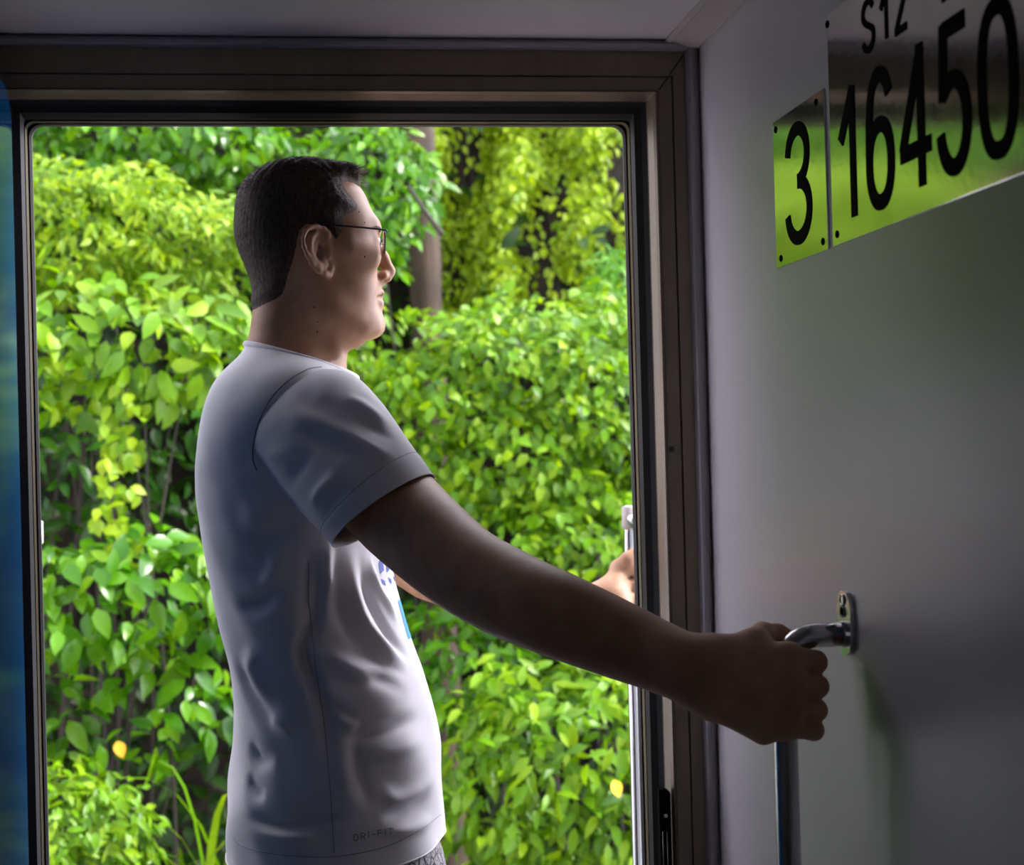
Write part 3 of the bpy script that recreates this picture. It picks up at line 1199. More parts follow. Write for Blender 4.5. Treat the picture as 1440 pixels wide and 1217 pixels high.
def poly_sd(u, w, poly):
    d = np.full(len(u), 1e9, np.float32)
    ins = np.zeros(len(u), bool)
    n = len(poly)
    for i in range(n):
        a, b = poly[i], poly[(i + 1) % n]
        e = b - a
        wx, wy = u - a[0], w - a[1]
        t = np.clip((wx * e[0] + wy * e[1]) / (e @ e), 0, 1)
        d = np.minimum(d, (wx - t * e[0]) ** 2 + (wy - t * e[1]) ** 2)
        c = (a[1] <= w) != (b[1] <= w)
        x = a[0] + (w - a[1]) / (e[1] if abs(e[1]) > 1e-9 else 1e-9) * e[0]
        ins ^= c & (u < x)
    return np.where(ins, -np.sqrt(d), np.sqrt(d))


def scalp(p):
    d, u, w, v = head_base(p)
    return smin(d, neck_fn(p), .022), u, w, v


def hair_fn(p):
    d, u, w, v = scalp(p)
    m = poly_sd(u, w, HPOLY)
    top = ss(.045, .115, w)
    t = .0042 + .0045 * top
    # quiff above the forehead
    t = t + .0135 * np.exp(-(((u - .047) / .020) ** 2 + ((w - .108) / .020) ** 2)) * ss(.065, .035, np.abs(v))
    t = t * ss(.001, -.018, m)
    # locks
    lock = .0010 * top * np.sin(u * 260 + 60 * v + 3 * np.sin(v * 90)) * np.sin(v * 230 + 2 * np.sin(u * 70))
    lock += .0004 * np.sin(u * 620 + w * 300) * np.sin(v * 540 + w * 410)
    d2 = d - t - lock * ss(0, -.01, m)
    return np.maximum(np.maximum(d2, -(d + .004)), m)


M_HAIR = mat('dark_brown_hair', (.072, .047, .034), .6, spec=.2, noise=.5, scale=350, stretch=(1, 1, .25), bump=.5, bscale=900)
a, b = bp(315, 460, -.11), bp(525, 205, .11)
v, q = surface_net([(hair_fn, np.minimum(a, b), np.maximum(a, b))], .01, np.minimum(a, b) - .01, np.maximum(a, b) + .01, .0018)
v = relax_mesh(v, q, 1, .5)
hair = npmesh('hair', v, q, M_HAIR, man)
# single strands standing off the shell
nv = vnormals(v, q)
d_, u_, w_, v_ = scalp(v.astype(np.float32))
pm = poly_sd(u_, w_, HPOLY)
outer = np.nonzero((d_ > .0012) & (pm < -.0005) & ~((u_ > .03) & (w_ < .10) & (pm > -.007)))[0]
pick = rng.choice(outer, 15000)
sv, sf = [], []
for i in pick:
    c, n = v[i], nv[i]
    top = float(ss(.06, .11, w_[i]))
    L = (.0045 + .006 * top + (.010 if (u_[i] > .03 and w_[i] > .085) else 0)) * rng.uniform(.6, 1.3)
    comb = (-EZ * (1 - top) * 1.0 - EU * .25 * (1 - top)) + top * (EU * .9 + EZ * .3 + EV * rng.normal(0, .5))
    dirn = comb + n * (.45 + .25 * top) + rng.normal(0, .22, 3)
    dirn /= np.linalg.norm(dirn)
    if rng.random() < .15:
        dirn = dirn * .4 + n * .8
    sd = np.cross(dirn, n)
    sd /= np.linalg.norm(sd) + 1e-9
    wd_ = .00032
    mid = c + dirn * L * .55 + n * .0006
    tip = c + dirn * L - EZ * L * .12
    k = len(sv)
    sv += [c - sd * wd_ - n * .001, c + sd * wd_ - n * .001, mid + sd * wd_ * .8, mid - sd * wd_ * .8, tip]
    sf += [(k, k + 1, k + 2, k + 3), (k + 3, k + 2, k + 4, k + 4)]
me = bpy.data.meshes.new('strands')
me.from_pydata([tuple(x) for x in sv], [], [tuple(dict.fromkeys(f)) for f in sf])
link('strands', me, M_HAIR, hair, smooth=False)

# eyebrows, eyes
M_EYEW = mat('eye_white', (.75, .72, .68), .25)
M_IRIS = mat('iris', (.03, .018, .01), .2)
for sg in (-1, 1):
    pts = smooth_path([hp(527.5, 329, sg * .016), hp(527.5, 325, sg * .025), hp(521, 324.5, sg * .040), hp(511, 329, sg * .053)], 6)
    tube('eyebrow', pts, np.interp(np.linspace(0, 1, len(pts)), [0, .2, .7, 1], [.002, .0042, .0035, .0012]), M_HAIR, man, n=10, flat=.8)
    c = hp(514.5, 343, sg * .032)
    bm = bmesh.new()
    bmesh.ops.create_uvsphere(bm, u_segments=24, v_segments=16, radius=.0146)
    bmesh.ops.transform(bm, matrix=Matrix.Translation(c), verts=bm.verts)
    # keep the slit between the lids
    dl = []
    for f in bm.faces:
        r_ = np.array(f.calc_center_median()) - c
        if r_ @ EU < .008 or abs(r_ @ EZ) > .0038:
            dl.append(f)
    bmesh.ops.delete(bm, geom=dl, context='FACES')
    eye = bmobj('eye', bm, M_EYEW, man, smooth=True)
    bm = bmesh.new()
    bmesh.ops.create_uvsphere(bm, u_segments=16, v_segments=10, radius=.0055)
    for vv in bm.verts:
        r_ = np.array(vv.co)
        vv.co = Vector(c + EU * .0142 + r_ - EU * (r_ @ EU) * .85)
        vv.co = Vector(np.array(vv.co))
    bmobj('iris', bm, M_IRIS, eye, smooth=True)

# a few moles on cheek and neck
bb_ = BVHTree.FromPolygons([tuple(x.co) for x in body.data.vertices], [tuple(f.vertices) for f in body.data.polygons])
M_MOLE = mat('mole', (.06, .025, .015), .6)
for px, py, r_ in ((513, 361, .0012), (505, 298, .0010), (442, 432, .0012), (447, 453, .0009), (446, 467, .0013), (513, 313, .0008)):
    h = bb_.ray_cast(Vector(EYE), Vector(ray(px, py)).normalized())
    if h[0] is None:
        continue
    bm = bmesh.new()
    bmesh.ops.create_uvsphere(bm, u_segments=10, v_segments=6, radius=r_)
    bmesh.ops.transform(bm, matrix=Matrix.Translation(h[0]), verts=bm.verts)
    bmobj('mole', bm, M_MOLE, man, smooth=True)

# ------------------------------------------------------------------ spectacles
M_LENS, t_, b_, out_ = nt('lens_glass')
tr_ = t_.nodes.new('ShaderNodeBsdfTransparent')
gl_ = t_.nodes.new('ShaderNodeBsdfGlossy')
gl_.inputs['Roughness'].default_value = .02
lw_ = t_.nodes.new('ShaderNodeLayerWeight')
lw_.inputs['Blend'].default_value = .25
mx_ = t_.nodes.new('ShaderNodeMixShader')
t_.links.new(lw_.outputs['Fresnel'], mx_.inputs['Fac'])
t_.links.new(tr_.outputs[0], mx_.inputs[1])
t_.links.new(gl_.outputs[0], mx_.inputs[2])
t_.links.new(mx_.outputs[0], out_.inputs['Surface'])
gl = empty('eyeglasses', tuple(np.zeros(3)))
gl.parent = man
tag(gl, 'thin dark metal spectacles')


def lens_pts(sg, sc=1.0, n=32):
    out = []
    for i in range(n):
        a = 2 * PI * i / n
        c, s = math.cos(a), math.sin(a)
        vv = .0265 * sc * math.copysign(abs(c) ** .75, c)
        ww = 17 * sc * math.copysign(abs(s) ** .75, s)
        lat = .036 + vv
        out.append(hp(536.5 - (lat - .012) * 120, 346 - ww, sg * lat))
    return out


for sg in (-1, 1):
    tube('rim', lens_pts(sg), .0010, M_DARK, gl, n=8, closed=True)
    bm = bmesh.new()
    vs = [bm.verts.new(p) for p in lens_pts(sg, .97)]
    vs2 = [bm.verts.new(np.array(p) - EU * .0012) for p in lens_pts(sg, .97)]
    bm.faces.new(vs)
    bm.faces.new(vs2[::-1])
    for i in range(len(vs)):
        bm.faces.new((vs[i], vs[(i + 1) % len(vs)], vs2[(i + 1) % len(vs)], vs2[i]))
    bmobj('lens', bm, M_LENS, gl)
    tp = smooth_path([hp(532, 334, sg * .066), hp(528, 333, sg * .071), hp(500, 331.5, sg * .0755), hp(470, 330.5, sg * .0775), hp(440, 330, sg * .079), hp(424, 333, sg * .080), hp(414, 345, sg * .079)], 6)
    tube('temple_arm', tp, .0013, M_DARK, gl, n=8)
    pad = smooth_path([hp(535, 344, sg * .0105), hp(531, 346, sg * .0135), hp(531, 352, sg * .0135)], 5)
    tube('nose_pad', pad, [.0007] * 5 + [.002] * (len(pad) - 5), M_DARK, gl, n=8)
tube('bridge', smooth_path([hp(536.2, 340, -.0105), hp(539, 336, 0), hp(536.2, 340, .0105)], 6), .0010, M_DARK, gl, n=8)

# ------------------------------------------------------------------ T-shirt
shirt_loft = loft([(476, 350, 476, .062), (492, 346, 482, .068), (504, 337, 488, .086), (521, 318, 497, .118), (543, 302, 508, .150), (575, 290, 525, .172),
                   (610, 283, 535, .182), (650, 279, 541, .182), (700, 280, 543, .177), (760, 288, 543, .170), (820, 301, 553, .163),
                   (880, 312, 571, .160), (940, 326, 593, .159), (990, 333, 606, .160), (1040, 332, 616, .163), (1100, 325, 619, .166),
                   (1160, 320, 622, .170), (1240, 322, 629, .172)], 1.98)
SHO, ELB = P(440, 592, 1.89), P(655, 802, 1.69)
ADIR = (ELB - SHO) / np.linalg.norm(ELB - SHO)


def shirt_fn(p):
    s = chain(p, [P(425, 590, 2.005), P(462, 625, 1.985)], [.068, .058], .02)
    d = smin(shirt_loft(p), s, .030)
    s2 = chain(p, [P(440, 640, 2.27), P(490, 715, 2.30), P(545, 765, 2.335)], [.078, .07, .064], .02)
    return smin(d, s2, .03)


a, b = bp(268, 1245, -.30), bp(650, 475, .30)
v, q = surface_net([(shirt_fn, np.minimum(a, b), np.maximum(a, b))], .01, np.minimum(a, b) - .01, np.maximum(a, b) + .01, .0034)
v = relax_mesh(v, q, 3, .5)
bvh = BVHTree.FromPolygons([tuple(x) for x in v], [tuple(int(i) for i in f) for f in q])
nv = vnormals(v, q)


def on_shirt(px, py):
    d = Vector(ray(px, py)).normalized()
    h = bvh.ray_cast(Vector(EYE), d)
    if h[0] is None:
        h = bvh.find_nearest(Vector(P(px, py, YM)))
    return np.array(h[0])


FOLDS = [  # photo polyline, height (m), half width (m)
    ([(454, 748), (444, 790), (447, 840), (440, 882), (427, 908), (428, 930), (443, 967), (458, 1003), (459, 1048), (464, 1075)], .0135, .0075),
    ([(437, 765), (432, 800), (430, 850), (424, 890)], .005, .006),
    ([(462, 752), (458, 800), (468, 850)], -.005, .008),
    ([(470, 760), (474, 830), (482, 870), (505, 908), (543, 936), (585, 950)], .0065, .009),
    ([(492, 765), (497, 830), (512, 875), (545, 915), (575, 935)], -.006, .0085),
    ([(505, 775), (515, 825), (533, 867), (556, 905), (580, 928)], .0060, .008),
    ([(520, 775), (527, 815), (545, 850), (562, 880)], -.0045, .007),
    ([(440, 912), (470, 925), (505, 948), (540, 952)], -.006, .011),
    ([(452, 960), (485, 962), (530, 955), (575, 975)], .005, .010),
    ([(455, 985), (480, 1000), (505, 1018)], .005, .006),
    ([(470, 1000), (490, 1018), (505, 1028)], -.006, .007),
    ([(482, 1026), (508, 1036), (560, 1020), (602, 1006)], .0065, .009),
    ([(515, 1062), (555, 1058), (605, 1036)], -.0035, .011),
    ([(497, 1034), (502, 1065), (508, 1095), (521, 1148)], .0065, .008),
    ([(478, 1030), (486, 1090), (502, 1150)], -.005, .014),
    ([(528, 1095), (552, 1124), (585, 1114), (616, 1084)], -.0045, .010),
    ([(530, 1150), (575, 1140), (612, 1115)], .0045, .008),
    ([(525, 1175), (580, 1165), (615, 1148)], -.004, .008),
    ([(345, 1146), (378, 1158), (412, 1162), (450, 1157), (476, 1150), (510, 1135)], .006, .0065),
    ([(345, 1164), (400, 1178), (460, 1172)], -.005, .009),
    ([(393, 822), (376, 843), (355, 851), (325, 852)], .007, .010),
    ([(400, 760), (385, 800), (370, 830)], -.005, .012),
    ([(332, 915), (342, 955), (360, 992), (392, 1034)], .006, .012),
    ([(345, 905), (360, 950), (385, 990)], -.006, .014),
    ([(352, 1040), (362, 1068), (388, 1072)], .005, .009),
    ([(350, 1085), (358, 1112), (376, 1120)], .0045, .008),
    ([(372, 1010), (395, 1020), (412, 1035)], -.0045, .007),
    ([(355, 770), (385, 757), (425, 740)], .004, .010),
    ([(330, 730), (370, 722), (410, 705)], -.004, .014),
    ([(325, 800), (360, 800), (400, 790)], .003, .012)]


def fold_disp(v, folds, hit, gain):
    disp = np.zeros(len(v))
    for pl, amp, sg in folds:
        pp = smooth_path([np.append(a_, 0) for a_ in pl], 5)[:, :2]
        pts = np.array([hit(x, y) for x, y in pp])
        near = np.nonzero(((v > pts.min(0) - .06) & (v < pts.max(0) + .06)).all(1))[0]
        vv = v[near]
        bb = np.full(len(near), 1e9)
        bt = np.zeros(len(near))
        for i in range(len(pts) - 1):
            e = pts[i + 1] - pts[i]
            t = np.clip((vv - pts[i]) @ e / (e @ e + 1e-12), 0, 1)
            d = np.linalg.norm(vv - pts[i] - t[:, None] * e, axis=1)
            s_ = d < bb
            bb[s_] = d[s_]
            bt[s_] = (i + t[s_]) / (len(pts) - 1)
        taper = ss(0, .38, bt) * ss(1, .62, bt)
        disp[near] += gain * amp * taper * np.exp(-(bb / sg) ** 2 * .9)
    return disp


disp = fold_disp(v, FOLDS, on_shirt, 1.6)
uu, ww, vl = blocal(v.astype(np.float32))
# loose drape all round: broad soft folds, more towards the hem
drape = (.0022 * np.sin(vl * 42 + ww * 9 + 2 * np.sin(ww * 13)) * np.sin(ww * 21 + uu * 17)
         + .0014 * np.sin(uu * 57 + ww * 33 + 1.7 * np.sin(vl * 25)) * np.sin(vl * 48 - ww * 15))
low = ss(.05, -.35, ww)
disp += drape * (.35 + .9 * low)
v = v + nv * disp[:, None]
v = relax_mesh(v, q, 1, .5)

bm = bmesh.new()
bv = [bm.verts.new(c) for c in v]
for f in q:
    try:
        bm.faces.new([bv[i] for i in f])
    except ValueError:
        pass


def cut(bm, co, no, sel=None):
    """remove what lies on the positive side of the plane; returns the cut edges"""
    geom = list(bm.verts) + list(bm.edges) + list(bm.faces)
    if sel:
        fs = [f for f in bm.faces if sel(f.calc_center_median())]
        es = list({e for f in fs for e in f.edges})
        vs = list({v_ for f in fs for v_ in f.verts})
        geom = vs + es + fs
    res = bmesh.ops.bisect_plane(bm, geom=geom, dist=1e-5, plane_co=co, plane_no=no, clear_outer=False)
    ce = [g for g in res['geom_cut'] if isinstance(g, bmesh.types.BMEdge)]
    kill = [f for f in bm.faces if (f.calc_center_median() - Vector(co)).dot(Vector(no)) > 1e-6 and (not sel or sel(f.calc_center_median()))]
    bmesh.ops.delete(bm, geom=kill, context='FACES')
    return [e for e in ce if e.is_valid]


def loop_of(edges):
    """longest ordered vertex loop of the given edges"""
    adj = {}
    for e in edges:
        for a_, b_ in ((0, 1), (1, 0)):
            adj.setdefault(e.verts[a_], []).append(e.verts[b_])
    seen, bestl = set(), []
    for st in adj:
        if st in seen:
            continue
        path, cur, prev = [st], st, None
        seen.add(st)
        while True:
            nx = [x for x in adj[cur] if x not in seen]
            if not nx:
                break
            cur = nx[0]
            seen.add(cur)
            path.append(cur)
        if len(path) > len(bestl):
            bestl = path
    return np.array([tuple(x.co) for x in bestl])


nb_ = bp(352, 484)
fwd_pt = bp(466, 519)
td = (fwd_pt - nb_) / np.linalg.norm(fwd_pt - nb_)
nn = np.cross(td, EY)
nn = nn if nn @ EZ > 0 else -nn
neck_loop = loop_of(cut(bm, nb_, nn))
hb, hf = bp(322, 1197), bp(624, 1167)
td = (hf - hb) / np.linalg.norm(hf - hb)
hn = np.cross(td, EY)
hn = hn if hn @ EZ < 0 else -hn
hem_loop = loop_of(cut(bm, hb, hn))
SH2, EL2 = P(440, 640, 2.27), P(545, 765, 2.335)
AD2 = (EL2 - SH2) / np.linalg.norm(EL2 - SH2)
far_sel = lambda c: (np.array(c) - SH2) @ AD2 > .10 and c.y > 2.27 and c.z < P(440, 640, 2.28)[2]
cuff2_loop = loop_of(cut(bm, P(530, 748, 2.325), AD2, far_sel))
# drop loose islands
bm.verts.ensure_lookup_table()
seen = set()
isl = []
for v0 in bm.verts:
    if v0 in seen:
        continue
    st, comp = [v0], []
    seen.add(v0)
    while st:
        x = st.pop()
        comp.append(x)
        for e in x.link_edges:
            y = e.other_vert(x)
            if y not in seen:
                seen.add(y)
                st.append(y)
    isl.append(comp)
isl.sort(key=len)
bmesh.ops.delete(bm, geom=[x for c in isl[:-1] for x in c], context='VERTS')
M_SHIRT = mat('grey_jersey', (.77, .755, .78), .75, spec=.25, bump=.12, bscale=1500)
M_SEAM = mat('seam_thread', (.40, .39, .42), .8)
shirt = bmobj('t_shirt', bm, M_SHIRT, man, smooth=True)
so = shirt.modifiers.new('thickness', 'SOLIDIFY')
so.thickness = .0012
so.offset = -1


# near sleeve: a cloth tube from the armhole to the cuff
def ring(T, B, Y, dep, shift=(0, 0), n=72, dYt=0.0):
    a_, b_ = P(T[0], T[1], Y + dYt), P(B[0], B[1], Y)
    c = (a_ + b_) / 2
    A = (a_ - b_) / 2
    sc = F / Y
    D = np.array((0, -dep, 0)) + (EX * shift[0] - EZ * shift[1]) / sc
    th = np.linspace(0, 2 * PI, n, endpoint=False)
    return c + np.cos(th)[:, None] * A + np.sin(th)[:, None] * D


RINGS = [ring((440, 538), (372, 622), 2.070, .058, (-30, -12)), ring((462, 522), (355, 650), 2.022, .067, (-31, -13)),
         ring((498, 528), (384, 680), 1.985, .086, (-24, -14)), ring((536, 565), (412, 710), 1.945, .086, (-16, -15)),
         ring((572, 616), (440, 738), 1.903, .080, (-15, -16)), ring((609, 670), (469, 767), 1.868, .072, (-14, -17))]
RR = np.array(RINGS)
m_r = 14
keys = smooth_path(RR.reshape(len(RR), -1), m_r).reshape(-1, 72, 3)
nr_, nc_ = len(keys), 72
sv_ = keys.reshape(-1, 3)
sq = np.array([(i * nc_ + k, i * nc_ + (k + 1) % nc_, (i + 1) * nc_ + (k + 1) % nc_, (i + 1) * nc_ + k) for i in range(nr_ - 1) for k in range(nc_)])
snrm = vnormals(sv_, sq)
if (snrm * (sv_ - keys.mean(1).repeat(nc_, 0))).sum() < 0:
    sq = sq[:, ::-1]
    snrm = -snrm
sbv = BVHTree.FromPolygons([tuple(x) for x in sv_], [tuple(int(i) for i in f) for f in sq])


def on_sleeve(px, py):
    d = Vector(ray(px, py)).normalized()
    h = sbv.ray_cast(Vector(EYE), d)
    if h[0] is None:
        h = sbv.find_nearest(Vector(P(px, py, 1.82)))
    return np.array(h[0])


SFOLDS = [([(400, 568), (440, 592), (492, 616), (530, 635), (566, 650)], .0050, .0085),
          ([(405, 596), (455, 620), (520, 652)], -.0045, .009),
          ([(478, 552), (515, 575), (552, 602)], .0045, .009),
          ([(490, 575), (520, 598), (560, 625)], -.0035, .008),
          ([(418, 540), (440, 566), (478, 580)], -.0035, .010),
          ([(436, 716), (452, 690), (480, 664)], .0040, .008),
          ([(452, 730), (470, 703), (496, 684)], -.0035, .007),
          ([(372, 650), (392, 640), (430, 650)], .0025, .010),
          ([(400, 690), (420, 660), (440, 640)], -.003, .010)]
fd = fold_disp(sv_, SFOLDS, on_sleeve, 1.3)
edge = np.repeat(np.arange(nr_), nc_)
fd = fd * ss(nr_ - 1, nr_ - 9, edge) + .0011 * (edge > nr_ - 9) * (edge < nr_)
sv_ = sv_ + snrm * fd[:, None]
sleeve = npmesh('sleeve', sv_, sq, M_SHIRT, shirt)
so = sleeve.modifiers.new('thickness', 'SOLIDIFY')
so.thickness = .0014
so.offset = -1
ss_ = sleeve.modifiers.new('smooth', 'SUBSURF')
ss_.levels = ss_.render_levels = 1
tube('cuff_edge', sv_[-nc_:], .0011, M_SHIRT, shirt, n=8, closed=True)


def thin(loop, step):
    """resample an ordered closed loop"""
    d = np.r_[0, np.cumsum(np.linalg.norm(np.diff(loop, axis=0), axis=1))]
    n = max(12, int(d[-1] / step))
    t = np.linspace(0, d[-1], n, endpoint=False)
    out = np.stack([np.interp(t, d, loop[:, k]) for k in range(3)], 1)
    for _ in range(2):
        out = (np.roll(out, 1, 0) + out * 2 + np.roll(out, -1, 0)) / 4
    return out


ck = thin(neck_loop, .006)
col = tube('collar', ck - nn * .003, .0042, M_SHIRT, shirt, n=10, closed=True)
tube('cuff_edge', thin(cuff2_loop, .006), .0013, M_SHIRT, shirt, n=8, closed=True)
tube('hem_edge', thin(hem_loop, .006), .0013, M_SHIRT, shirt, n=8, closed=True)

# seams lie on the finished cloth
dg = bpy.context.evaluated_depsgraph_get()
bm = bmesh.new()
bm.from_mesh(shirt.data)
sb = BVHTree.FromBMesh(bm)
bm.free()
sb2 = BVHTree.FromPolygons([tuple(x) for x in sv_], [tuple(int(i) for i in f) for f in sq])


def cloth(px, py, lift=.0):
    d = Vector(ray(px, py)).normalized()
    h = sb.ray_cast(Vector(EYE), d)
    h2 = sb2.ray_cast(Vector(EYE), d)
    if h2[0] is not None and (h[0] is None or h2[3] < h[3]):
        h = h2
    if h[0] is None:
        return None
    return np.array(h[0]) - np.array(d) * lift


def seam(name, pl, r, lift=.0003, mt=None):
    pp = smooth_path([np.append(a_, 0) for a_ in pl], 8)[:, :2]
    pts = [cloth(x, y, lift) for x, y in pp]
    pts = np.array([x for x in pts if x is not None])
    return tube(name, pts, r, mt or M_SEAM, shirt, n=6)


M_SEAM_SHADE = mat('seam_shade', (.22, .215, .23), .85)  # armhole crease of the same fabric, its shade painted as darker grey
seam('shoulder_seam', [(452, 516), (432, 520), (405, 536), (380, 562), (363, 597), (356, 628), (356, 648), (361, 662)], .0008, .0004, M_SEAM_SHADE)
seam('side_seam', [(434, 790), (434, 840), (440, 900), (447, 960), (456, 1020), (462, 1080), (467, 1150), (470, 1200)], .0007)
for off in (0,):
    tube('cuff_stitch', keys[-8] + snrm[-8 * nc_:-7 * nc_] * .0006 if False else sv_[-9 * nc_:-8 * nc_], .0006, M_SEAM, shirt, n=6, closed=True)
seam('hem_stitch', [(327, 1178), (345, 1192), (400, 1203), (470, 1205), (540, 1192), (590, 1168), (620, 1146)], .0006)
# small tonal lettering near the hem
M_TONE = mat('tonal_print', (.28, .27, .29), .6)
word = 'DRI-FIT'
xx = 497.0
for ch in word:
    wpx = 3 if ch == 'I' else (6 if ch == '-' else 7.5)
    bm = bmesh.new()
    ok = True

    def pl_(x, y, e):
        t = (xx - 497) / 45
        c = cloth(xx + x, 1183 - 8 * t - y, .0004 + e)
        return Vector(c)
    glyph_bm(bm, ch, pl_, wpx, 9.5, 1.5, .0002)
    bmobj('lettering', bm, M_TONE, shirt)
    xx += wpx + 2.4
# blue print across the chest, seen edge-on from the doorway side
M_BP = mat('blue_print', (.012, .06, .42), .6)
M_CP = mat('light_blue_print', (.02, .30, .70), .6)


def chest(vy, z, lift=.0006):
    h = sb.ray_cast(Vector((1.5, YM + vy, z)), Vector((-1, 0, 0)))
    return np.array(h[0]) + np.array((lift, 0, 0)) if h[0] is not None else None


def chest_patch(name, y0, y1, z0, z1, mt, shear=0.0):
    n, m = 6, 6
    g = [[chest(y0 + (y1 - y0) * i / n, z0 + (z1 - z0) * j / m + shear * i / n) for j in range(m + 1)] for i in range(n + 1)]
    bm = bmesh.new()
    vs = [[bm.verts.new(c) for c in r] for r in g]
    for i in range(n):
        for j in range(m):
            bm.faces.new((vs[i][j], vs[i + 1][j], vs[i + 1][j + 1], vs[i][j + 1]))
    return bmobj(name, bm, mt, shirt, smooth=True)


zt_ = bp(548, 783)[2]
zl_ = bp(565, 862)[2]
k = 0
try:
    for i in range(8):
        yy = -.088 + i * .022
        chest_patch('chest_print', yy, yy + .013, zt_ - .016, zt_, M_BP, .004)
        chest_patch('chest_print', yy + .001, yy + .010, zt_ - .028, zt_ - .022, M_BP, -.004)
    chest_patch('chest_print', -.052, .052, zl_ - .030, zl_ + .022, M_CP)
except TypeError:
    pass

# ------------------------------------------------------------------ shorts and shoes
M_SHORT, t_, b_, o_ = nt('patterned_shorts')
N_, L_ = t_.nodes, t_.links
tc_ = N_.new('ShaderNodeTexCoord')
vo = N_.new('ShaderNodeTexVoronoi')
vo.feature = 'DISTANCE_TO_EDGE'
vo.inputs['Scale'].default_value = 55
L_.new(tc_.outputs['Object'], vo.inputs['Vector'])
vo2 = N_.new('ShaderNodeTexVoronoi')
vo2.feature = 'DISTANCE_TO_EDGE'
vo2.inputs['Scale'].default_value = 130
L_.new(tc_.outputs['Object'], vo2.inputs['Vector'])
mn = N_.new('ShaderNodeMath')
mn.operation = 'MINIMUM'
L_.new(vo.outputs['Distance'], mn.inputs[0])
mm_ = N_.new('ShaderNodeMath')
mm_.operation = 'MULTIPLY_ADD'
mm_.inputs[1].default_value = 1.0
mm_.inputs[2].default_value = .012
L_.new(vo2.outputs['Distance'], mm_.inputs[0])
L_.new(mm_.outputs[0], mn.inputs[1])
rr_ = N_.new('ShaderNodeValToRGB')
rr_.color_ramp.elements[0].position = .03
rr_.color_ramp.elements[1].position = .055
rr_.color_ramp.elements[0].color = (.02, .02, .022, 1)
rr_.color_ramp.elements[1].color = (.38, .36, .38, 1)
L_.new(mn.outputs[0], rr_.inputs['Fac'])
L_.new(rr_.outputs['Color'], b_.inputs['Base Color'])
b_.inputs['Roughness'].default_value = .8
sh_loft = loft([(1130, 340, 596, .150), (1165, 334, 612, .156), (1195, 328, 622, .162), (1230, 326, 629, .168), (1300, 324, 632, .172), (1340, 330, 625, .168)], 2.3)


def shorts_fn(p):
    d = sh_loft(p)
    for sg in (-1, 1):
        hip = bp(470, 1270, sg * .085)
        kn = np.array((hip[0] + .0, YM - .02 + sg * .098, .50))
        d = smin(d, capsule(p, hip, kn, .112, .088), .03)
    return np.maximum(d, .50 - p[:, 2])


a, b = bp(300, 1345, -.24), bp(680, 1125, .24)
lo, hi = np.minimum(a, b), np.maximum(a, b)
lo[2] = .47
v, q = surface_net([(shorts_fn, lo, hi)], .01, lo - .01, hi + .01, .005)
v = relax_mesh(v, q, 2, .5)
npmesh('shorts', v, q, M_SHORT, man)
M_SHOE = mat('dark_shoe', (.03, .03, .035), .6)
for sg in (-1, 1):
    hip = bp(462, 1235, sg * .085)
    ax, ay = hip[0] - .02, YM - .07 + sg * .065

    def shoe_fn(p):
        d = chain(p, [(ax - .04, ay, .045), (ax + .06, ay + sg * .002, .05), (ax + .17, ay + sg * .004, .036)], [.045, .047, .040], .03)
        d = smin(d, capsule(p, (ax, ay, .06), (ax, ay, .085), .044, .044), .02)
        return np.maximum(np.maximum(d, .002 - p[:, 2]), p[:, 2] - .10)
    lo, hi = np.array((ax - .1, ay - .07, -.01)), np.array((ax + .23, ay + .09, .13))
    v, q = surface_net([(shoe_fn, lo, hi)], .01, lo, hi, .006)
    npmesh('shoe', relax_mesh(v, q, 2, .5), q, M_SHOE, man)
# ------------------------------------------------------------------ bank with plants
M_SOIL = mat('bank_soil', (.016, .010, .006), .9, noise=.55, scale=9, bump=.8, bscale=25)
M_BARK = mat('bark', (.045, .028, .017), .85, noise=.5, scale=22, bump=.7, bscale=60, stretch=(1, 1, .25))
M_TWIG = mat('twig', (.022, .015, .009), .8, noise=.3, scale=60)
PAL = {
    'bright': [(.10, .24, .012), (.30, .54, .02), (.20, .42, .015), (.50, .66, .03), (.08, .20, .02), (.38, .60, .02)],
    'yellow': [(.48, .64, .02), (.24, .42, .012), (.60, .68, .03), (.14, .30, .015), (.50, .64, .02)],
    'mid': [(.05, .18, .018), (.12, .33, .02), (.24, .50, .03), (.06, .20, .03), (.36, .60, .04)],
    'dark': [(.018, .075, .014), (.035, .12, .02), (.06, .19, .022), (.03, .10, .025), (.10, .26, .02)],
    'ivy': [(.40, .54, .012), (.60, .70, .015), (.22, .36, .012), (.70, .78, .025), (.46, .60, .015)],
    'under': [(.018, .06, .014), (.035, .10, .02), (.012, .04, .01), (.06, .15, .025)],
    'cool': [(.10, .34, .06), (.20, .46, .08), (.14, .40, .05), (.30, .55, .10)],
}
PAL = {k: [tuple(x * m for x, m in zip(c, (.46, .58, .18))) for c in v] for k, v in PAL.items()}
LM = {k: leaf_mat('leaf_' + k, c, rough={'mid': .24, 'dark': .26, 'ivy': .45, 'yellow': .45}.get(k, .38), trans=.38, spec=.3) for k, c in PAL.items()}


def leaf_template(wd=.5, ns=5, fold=.22, droop=.25, tipp=1.0):
    """unit leaf along +x, width along y, face up +z"""
    s = np.linspace(0, 1, ns + 1)
    hw = wd * .5 * np.sin(PI * s ** .85) ** .8 * (1 - .15 * s * tipp)
    hw[0], hw[-1] = wd * .03, wd * .015
    z = -droop * s ** 2
    v, f = [], []
    for i in range(ns + 1):
        v += [(s[i], -hw[i], z[i] + fold * hw[i]), (s[i], 0, z[i]), (s[i], hw[i], z[i] + fold * hw[i])]
    for i in range(ns):
        a = i * 3
        f += [(a, a + 3, a + 4, a + 1), (a + 1, a + 4, a + 5, a + 2)]
    return np.array(v, float), np.array(f)


